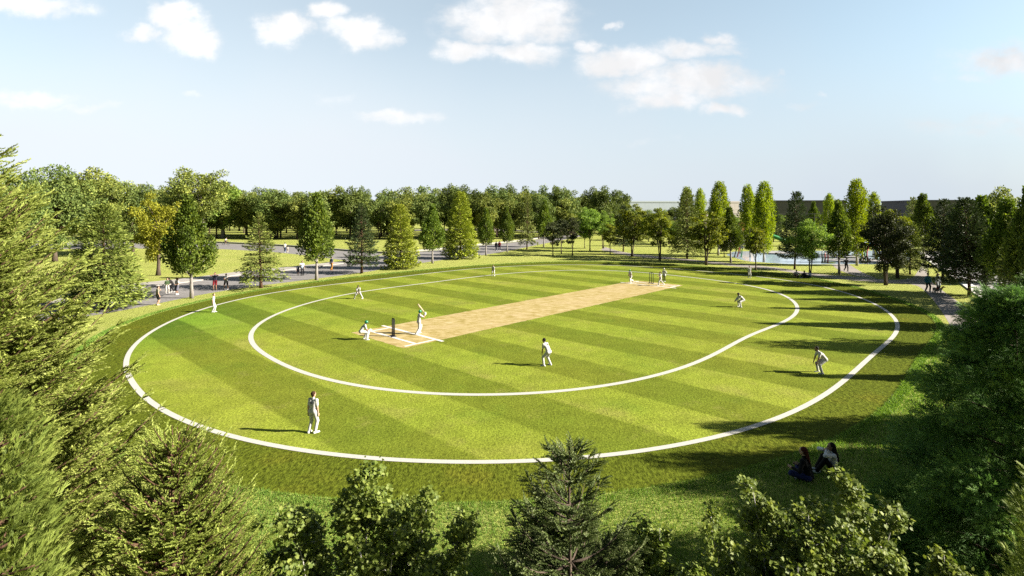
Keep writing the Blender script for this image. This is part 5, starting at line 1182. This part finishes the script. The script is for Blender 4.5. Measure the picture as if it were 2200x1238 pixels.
# ------------------------------------------------------------------ dogs
def dog(px, py, face, h, col, col2, label, vox=.018):
    k = h; f = np.array([math.cos(rad(face)), math.sin(rad(face)), 0]); r = np.array([f[1], -f[0], 0]); u = np.array([0, 0, 1.0])
    W_ = lambda a, b, c: (f * a + r * b + u * c) * k
    B = [cp(W_(.28, 0, .68), W_(-.3, 0, .70), .155 * k, .11 * k), cp(W_(.26, 0, .60), W_(.05, 0, .62), .14 * k, .12 * k), cp(W_(.34, 0, .74), W_(.50, 0, .95), .10 * k, .085 * k),
         el(W_(.55, 0, 1.0), np.array([.11, .095, .095]) * k, np.stack([f, r, u], 1)), cp(W_(.6, 0, .97), W_(.78, 0, .93), .062 * k, .045 * k), cp(W_(-.38, 0, .74), W_(-.6, 0, .92), .04 * k, .018 * k)]
    for s in (-1, 1):
        B += [cp(W_(.27, .09 * s, .62), W_(.27, .1 * s, .33), .07 * k, .045 * k), cp(W_(.27, .1 * s, .33), W_(.28, .1 * s, .05), .04 * k, .03 * k), cp(W_(.28, .1 * s, .04), W_(.34, .1 * s, .035), .035 * k),
              cp(W_(-.28, .08 * s, .64), W_(-.22, .1 * s, .42), .095 * k, .06 * k), cp(W_(-.22, .1 * s, .42), W_(-.40, .1 * s, .26), .05 * k, .034 * k), cp(W_(-.40, .1 * s, .26), W_(-.36, .1 * s, .05), .034 * k, .028 * k), cp(W_(-.36, .1 * s, .04), W_(-.30, .1 * s, .035), .034 * k),
              cp(W_(.5, .08 * s, 1.05), W_(.5, .13 * s, .94), .035 * k, .022 * k)]
    V, Q = sdf_mesh(B, vox, .04); C = V[Q].mean(1) / k; mi = ((C @ f > .42) | (np.abs(C @ f + .05) < .16) & (C[:, 2] > .66)).astype(int)
    x, y = G(px, py); o = link('dog', mk_mesh('dog', V, [Q], [cloth(col), cloth(col2)], mi, smooth=True), loc=(x, y, .004)); tag(o, label, 'dog', 'dogs on the footpath')
    link('collar', (lambda V, Q: mk_mesh('collar', V, [Q], [cloth((.25, .03, .03))], smooth=True))(*sdf_mesh([cp(W_(.40, 0, .80), W_(.44, 0, .86), .105 * k, .1 * k)], vox)), o)
dog(2009, 631, -95, .82, (.22, .19, .15), (.05, .04, .035), 'grey tan dog with a dark face, left one of two dogs')
dog(2016, 631.5, -60, .86, (.55, .5, .45), (.26, .11, .045), 'white and brown dog, right one of two dogs')

# ------------------------------------------------------------------ cyclist and bicycle
bx0, by0 = G(485, 526.5); bk_ = 1.28
e = bpy.data.objects.new('bicycle', None); COL.objects.link(e); e.location = (bx0, by0, .006); e.scale = (bk_,) * 3; e.rotation_euler = (0, 0, rad(-6)); tag(e, 'thin dark bicycle ridden along the upper path', 'bicycle')
M_FR = plain('bicycle_paint', (.08, .08, .09), .35, .5); M_TY = plain('rubber', (.02, .02, .02), .8, .2); M_CH = plain('steel', (.5, .5, .5), .3, .5, .9)
for xw in (-.5, .5):
    w_ = bpy.data.objects.new('wheel', None); COL.objects.link(w_); w_.parent = e; a = np.linspace(0, 2 * math.pi, 29)
    m = MB(); m.add(*tube([(xw + .34 * math.cos(t), 0, .34 + .34 * math.sin(t)) for t in a], .022, 6, False)); link('tyre', m.mesh('tyre', [M_TY], True), w_)
    m = MB(); m.add(*tube([(xw + .315 * math.cos(t), 0, .34 + .315 * math.sin(t)) for t in a], .012, 5, False))
    for t in a[:-1:2]: m.add(*tube([(xw, .02 * (-1) ** int(t * 3), .34), (xw + .31 * math.cos(t), 0, .34 + .31 * math.sin(t))], .003, 3))
    link('rim', m.mesh('rim', [M_CH], True), w_)
m = MB()
for p, q in (((-.5, 0, .34), (-.08, 0, .32)), ((-.08, 0, .32), (-.2, 0, .8)), ((-.5, 0, .34), (-.18, 0, .74)), ((-.18, 0, .74), (.36, 0, .80)), ((-.08, 0, .32), (.38, 0, .72)), ((.34, 0, .9), (.5, 0, .34))): m.add(*tube([p, q], .02, 6))
link('frame', m.mesh('frame', [M_FR], True), e)
m = MB(); m.add(*tube([(.34, 0, .9), (.36, 0, 1.0)], .014, 6)); m.add(*tube([(.36, -.27, 1.02), (.38, 0, 1.0), (.36, .27, 1.02)], .014, 6)); link('handlebar', m.mesh('handlebar', [M_FR], True), e)
V, Q = sdf_mesh([cp((-.34, 0, .87), (-.12, 0, .87), .07, .03)], .012); link('saddle', mk_mesh('saddle', V, [Q], [M_TY], smooth=True), e)
m = MB(); m.add(*tube([(-.08, -.1, .32), (-.08, .1, .32)], .02, 6)); m.add(*tube([(-.08, .1, .32), (.02, .1, .2), (.02, .18, .2)], .013, 5)); m.add(*tube([(-.08, -.1, .32), (-.18, -.1, .44), (-.18, -.18, .44)], .013, 5)); link('crank', m.mesh('crank', [M_CH], True), e)
person(485, 526.5, -6, 1.8 * bk_ * .94, 'cyclist in white top and dark shorts riding on the upper path', vox=.024, shirt=(.55, .53, .52), legs='short', leg=(.03, .02, .025), skin=SK_M, hip=(-.22, 0, .98), lean=36, feet=((-.2, -.1, .42, 0), (.03, .1, .18, 0)), hands=((.36, -.22, 1.06), (.36, .22, 1.06)), hpit=5)

# ------------------------------------------------------------------ far buildings, fence, playground, posts
def building(name, px0, px1, Y, top, depth, m, m2, label, group=None, seam=4.0):
    x0, x1 = (px0 - 1100) / F * Y, (px1 - 1100) / F * Y; h = H + (HY - top) / F * Y
    e = bpy.data.objects.new(name, None); COL.objects.link(e); e.location = ((x0 + x1) / 2, Y + depth / 2, 0); e.rotation_euler = (0, 0, rad(-8.5 if m is M_GW else 9)); tag(e, label, 'building', group); w_ = x1 - x0
    b = MB(); b.add(*box(0, 0, h / 2 - .6, w_, depth, h - 1.2)); link('wall', b.mesh('wall', [m]), e)
    b = MB(); b.add(*box(0, 0, h - .62, w_ + .5, depth + .5, 1.2)); link('parapet', b.mesh('parapet', [m2]), e)
    b = MB(); b.add(*box(0, 0, h * .30, w_ + .12, depth + .12, .25)); b.add(*box(0, 0, h * .62, w_ + .1, depth + .1, .12))
    n = int(w_ / seam)
    for i in range(1, n): b.add(*box(-w_ / 2 + i * w_ / n, -depth / 2 - .005, h / 2 - .6, .12, .03, h - 1.3))
    link('cladding_seam', b.mesh('cladding_seam', [m2]), e)
    nd = max(1, int(w_ / 14))
    for i in range(nd):
        xd = -w_ / 2 + (i + .5) * w_ / nd; d_ = MB(); d_.add(*box(xd, -depth / 2 - .06, 2.0, 3.4, .12, 4.0)); link('loading_door', d_.mesh('loading_door', [m2]), e)
M_GW = plain('dark_grey_cladding', (.155, .15, .185), .95, .03, var=.05, scale=.3); M_GT = plain('dark_grey_trim', (.135, .13, .16), .95, .03)
M_PW = plain('pale_blue_cladding', (.42, .47, .54), .95, .03, var=.04, scale=.2); M_PT = plain('pale_trim', (.44, .49, .55), .95, .03)
M_KW = plain('pinkish_render', (.55, .50, .48), .95, .03, var=.04, scale=.2)
building('warehouse', 1652, 1822, 330, 430.5, 40, M_GW, M_GT, 'dark grey flat-roofed building behind the pair of poplars', group='flat roofed buildings')
building('warehouse', 1990, 2160, 320, 429.5, 40, M_GW, M_GT, 'dark grey flat-roofed building behind the roadside trees on the right', group='flat roofed buildings')
building('warehouse', 1330, 1556, 430, 432, 50, M_PW, M_PT, 'long pale blue grey building on the horizon behind the amber elms', 'flat roofed buildings', 24.0)
building('warehouse', 1558, 1581, 425, 432.5, 40, M_KW, M_KW, 'small pinkish white building at the end of the pale blue grey one', group='flat roofed buildings')
# tall fence of posts, rails and wires
Yf = 178.0; e = bpy.data.objects.new('sports_fence', None); COL.objects.link(e); xa, xb = (1450 - 1100) / F * Yf, (1990 - 1100) / F * Yf; e.location = (xa, Yf, 0); tag(e, 'tall dark wire sports fence beyond the pond', 'fence')
hf_ = H - 6.5 / F * Yf; M_FE = plain('fence_metal', (.035, .035, .04), .5, .4)
m = MB()
for z in (.3, 2.5, hf_ - 1.2, hf_): m.add(*box((xb - xa) / 2, 0, z, xb - xa, .12, .16 if z == hf_ else .1))
link('rail', m.mesh('rail', [M_FE]), e)
for i in range(19):
    m = MB(); m.add(*box((xb - xa) * i / 18, .0, hf_ / 2, .16, .16, hf_)); link('post', m.mesh('post', [M_FE]), e)
m = MB()
for z in np.arange(.6, hf_, .45): m.add(*box((xb - xa) / 2, .1, z, xb - xa, .025, .025))
link('wire', m.mesh('wire', [M_FE]), e)
# play hut with an orange roof
def play_hut(px, py, rw, label):
    x, y = G(px, py); e = bpy.data.objects.new('play_hut', None); COL.objects.link(e); e.location = (x, y, 0); tag(e, label, 'play hut')
    w_ = rw
    for a, b in ((-1, -1), (1, -1), (-1, 1), (1, 1)):
        m = MB(); m.add(*tube([(a * w_ * .42, b * w_ * .42, 0), (a * w_ * .42, b * w_ * .42, 3.6)], .12, 8)); link('post', m.mesh('post', [plain('post_wood', (.3, .2, .12), .8)]), e)
    m = MB(); m.add(*box(0, 0, 1.6, w_ * .84, w_ * .84, .16)); link('floor', m.mesh('floor', [plain('deck_wood', (.35, .25, .16), .8)]), e)
    for z0, r0, r1, hh in ((3.4, .78, .52, 1.4), (4.95, .5, .1, 1.3)):
        n = 8; a = np.arange(n) * 2 * math.pi / n + .39; V = np.concatenate([np.c_[np.cos(a) * w_ * r0, np.sin(a) * w_ * r0, np.full(n, z0)], np.c_[np.cos(a) * w_ * r1, np.sin(a) * w_ * r1, np.full(n, z0 + hh)]])
        i = np.arange(n); m = MB(); m.add(V, [np.stack([i, (i + 1) % n, n + (i + 1) % n, n + i], 1), np.array([list(range(n))[::-1], list(range(n, 2 * n))])]); link('roof', m.mesh('roof', [plain('orange_roof', (.55, .26, .07), .7, .25)]), e)
    m = MB(); m.add(*box(0, -w_ * .43, 2.2, w_ * .84, .08, .9)); m.add(*box(-w_ * .43, 0, 2.2, .08, w_ * .8, .9)); link('guard_panel', m.mesh('guard_panel', [plain('pink_panel', (.5, .33, .28), .8)]), e)
play_hut(1594, 526, 4.4, 'play hut with an orange two-tier roof left of the pair of poplars')
x, y = G(1668, 527); e = bpy.data.objects.new('tube_slide', None); COL.objects.link(e); e.location = (x, y, 0); tag(e, 'green tube slide on posts beyond the pond', 'slide')
M_GRN = plain('green_plastic', (.02, .22, .05), .35, .5)
m = MB(); m.add(*tube(smoothpoly([(-2.6, 0), (-1.4, -.2), (.6, -.5), (2.2, -.6), (3.4, -.6)], 5)[:, [0, 1, 1]] * [1, 1, 0] + np.c_[np.zeros((21, 2)), np.interp(np.linspace(0, 1, 21), [0, .15, .8, 1], [3.2, 3.0, .9, .65])], .55, 12)); link('chute', m.mesh('chute', [M_GRN], True), e)
for dx in (-2.5, -1.5):
    m = MB(); m.add(*tube([(dx, .6, 0), (dx, .6, 4.4)], .1, 6)); link('post', m.mesh('post', [M_FE]), e)
m = MB(); m.add(*box(-2.2, .4, 2.6, 2.0, 1.6, .14)); link('platform', m.mesh('platform', [M_GRN]), e)
m = MB(); n = 4; V = np.array([(-3.5, -.6, 4.3), (-.9, -.6, 4.3), (-.9, 1.6, 4.3), (-3.5, 1.6, 4.3), (-2.2, .5, 5.4)]); m.add(V, [np.array([[0, 1, 4], [1, 2, 4], [2, 3, 4], [3, 0, 4]]), np.array([[3, 2, 1, 0]])]); link('roof', m.mesh('roof', [M_GRN]), e)
# water play posts and hoops
def rodmat(nm, c): return plain(nm, c, .35, .5, var=.05)
for (px, py, hh, tilt, c, lab) in ((1584, 552, 2.2, .55, (.45, .05, .04), 'red leaning water play post at the left end of the pond'), (1592, 553, 2.0, .35, (.04, .30, .10), 'green leaning water play post at the left end of the pond'), (1577, 554, 2.6, .8, (.05, .05, .05), 'dark leaning pole at the left end of the pond'),
    (1766, 565, 2.0, .05, (.02, .07, .05), 'dark green water play post in the pond under the ash'), (1772, 562, 1.7, .1, (.4, .06, .05), 'shorter red water play post in the pond under the ash'), (1778, 565, 2.3, .12, (.45, .04, .05), 'taller red water play post in the pond under the ash')):
    x, y = G(px, py); e = bpy.data.objects.new('water_play_post', None); COL.objects.link(e); e.location = (x, y, 0); tag(e, lab, 'post', 'water play posts')
    m = MB(); m.add(*tube([(0, 0, 0), (tilt * .35 + .06, 0, hh * .4), (tilt * .75 - .06, 0, hh * .75), (tilt, 0, hh)], [.12, .11, .1, .09], 8)); link('pole', m.mesh('pole', [rodmat('painted_post', c)], True), e)
    m = MB(); m.add(*tube([(tilt, 0, hh - .02), (tilt + .02, 0, hh + .12), (tilt + .16, -.05, hh + .2)], [.11, .1, .06], 8)); link('nozzle', m.mesh('nozzle', [M_CH], True), e)
for (px, py, R_, c, lab) in ((1864, 559, 2.6, (.02, .14, .42), 'blue water play hoop at the pond'), (1868, 559.5, 2.3, (.55, .48, .03), 'yellow water play hoop at the pond'), (1872, 560, 2.15, (.04, .25, .07), 'green water play hoop at the pond'), (1877, 560.5, 2.3, (.42, .03, .03), 'red water play hoop at the pond')):
    x, y = G(px, py); a = np.linspace(-.35, math.pi + .35, 25)
    m = MB(); z0 = R_ * math.sin(.35); m.add(*tube([(R_ * math.cos(t), .25 * math.sin(t), z0 + R_ * math.sin(t)) for t in a], .13, 8))
    o = link('water_play_hoop', m.mesh('water_play_hoop', [rodmat('painted_hoop', c)], True), loc=(x, y, 0), rz=.5); tag(o, lab, 'hoop', 'water play hoops')
print('all', round(time.time() - T0, 1), sum(len(o.data.polygons) for o in bpy.data.objects if o.type == 'MESH'))
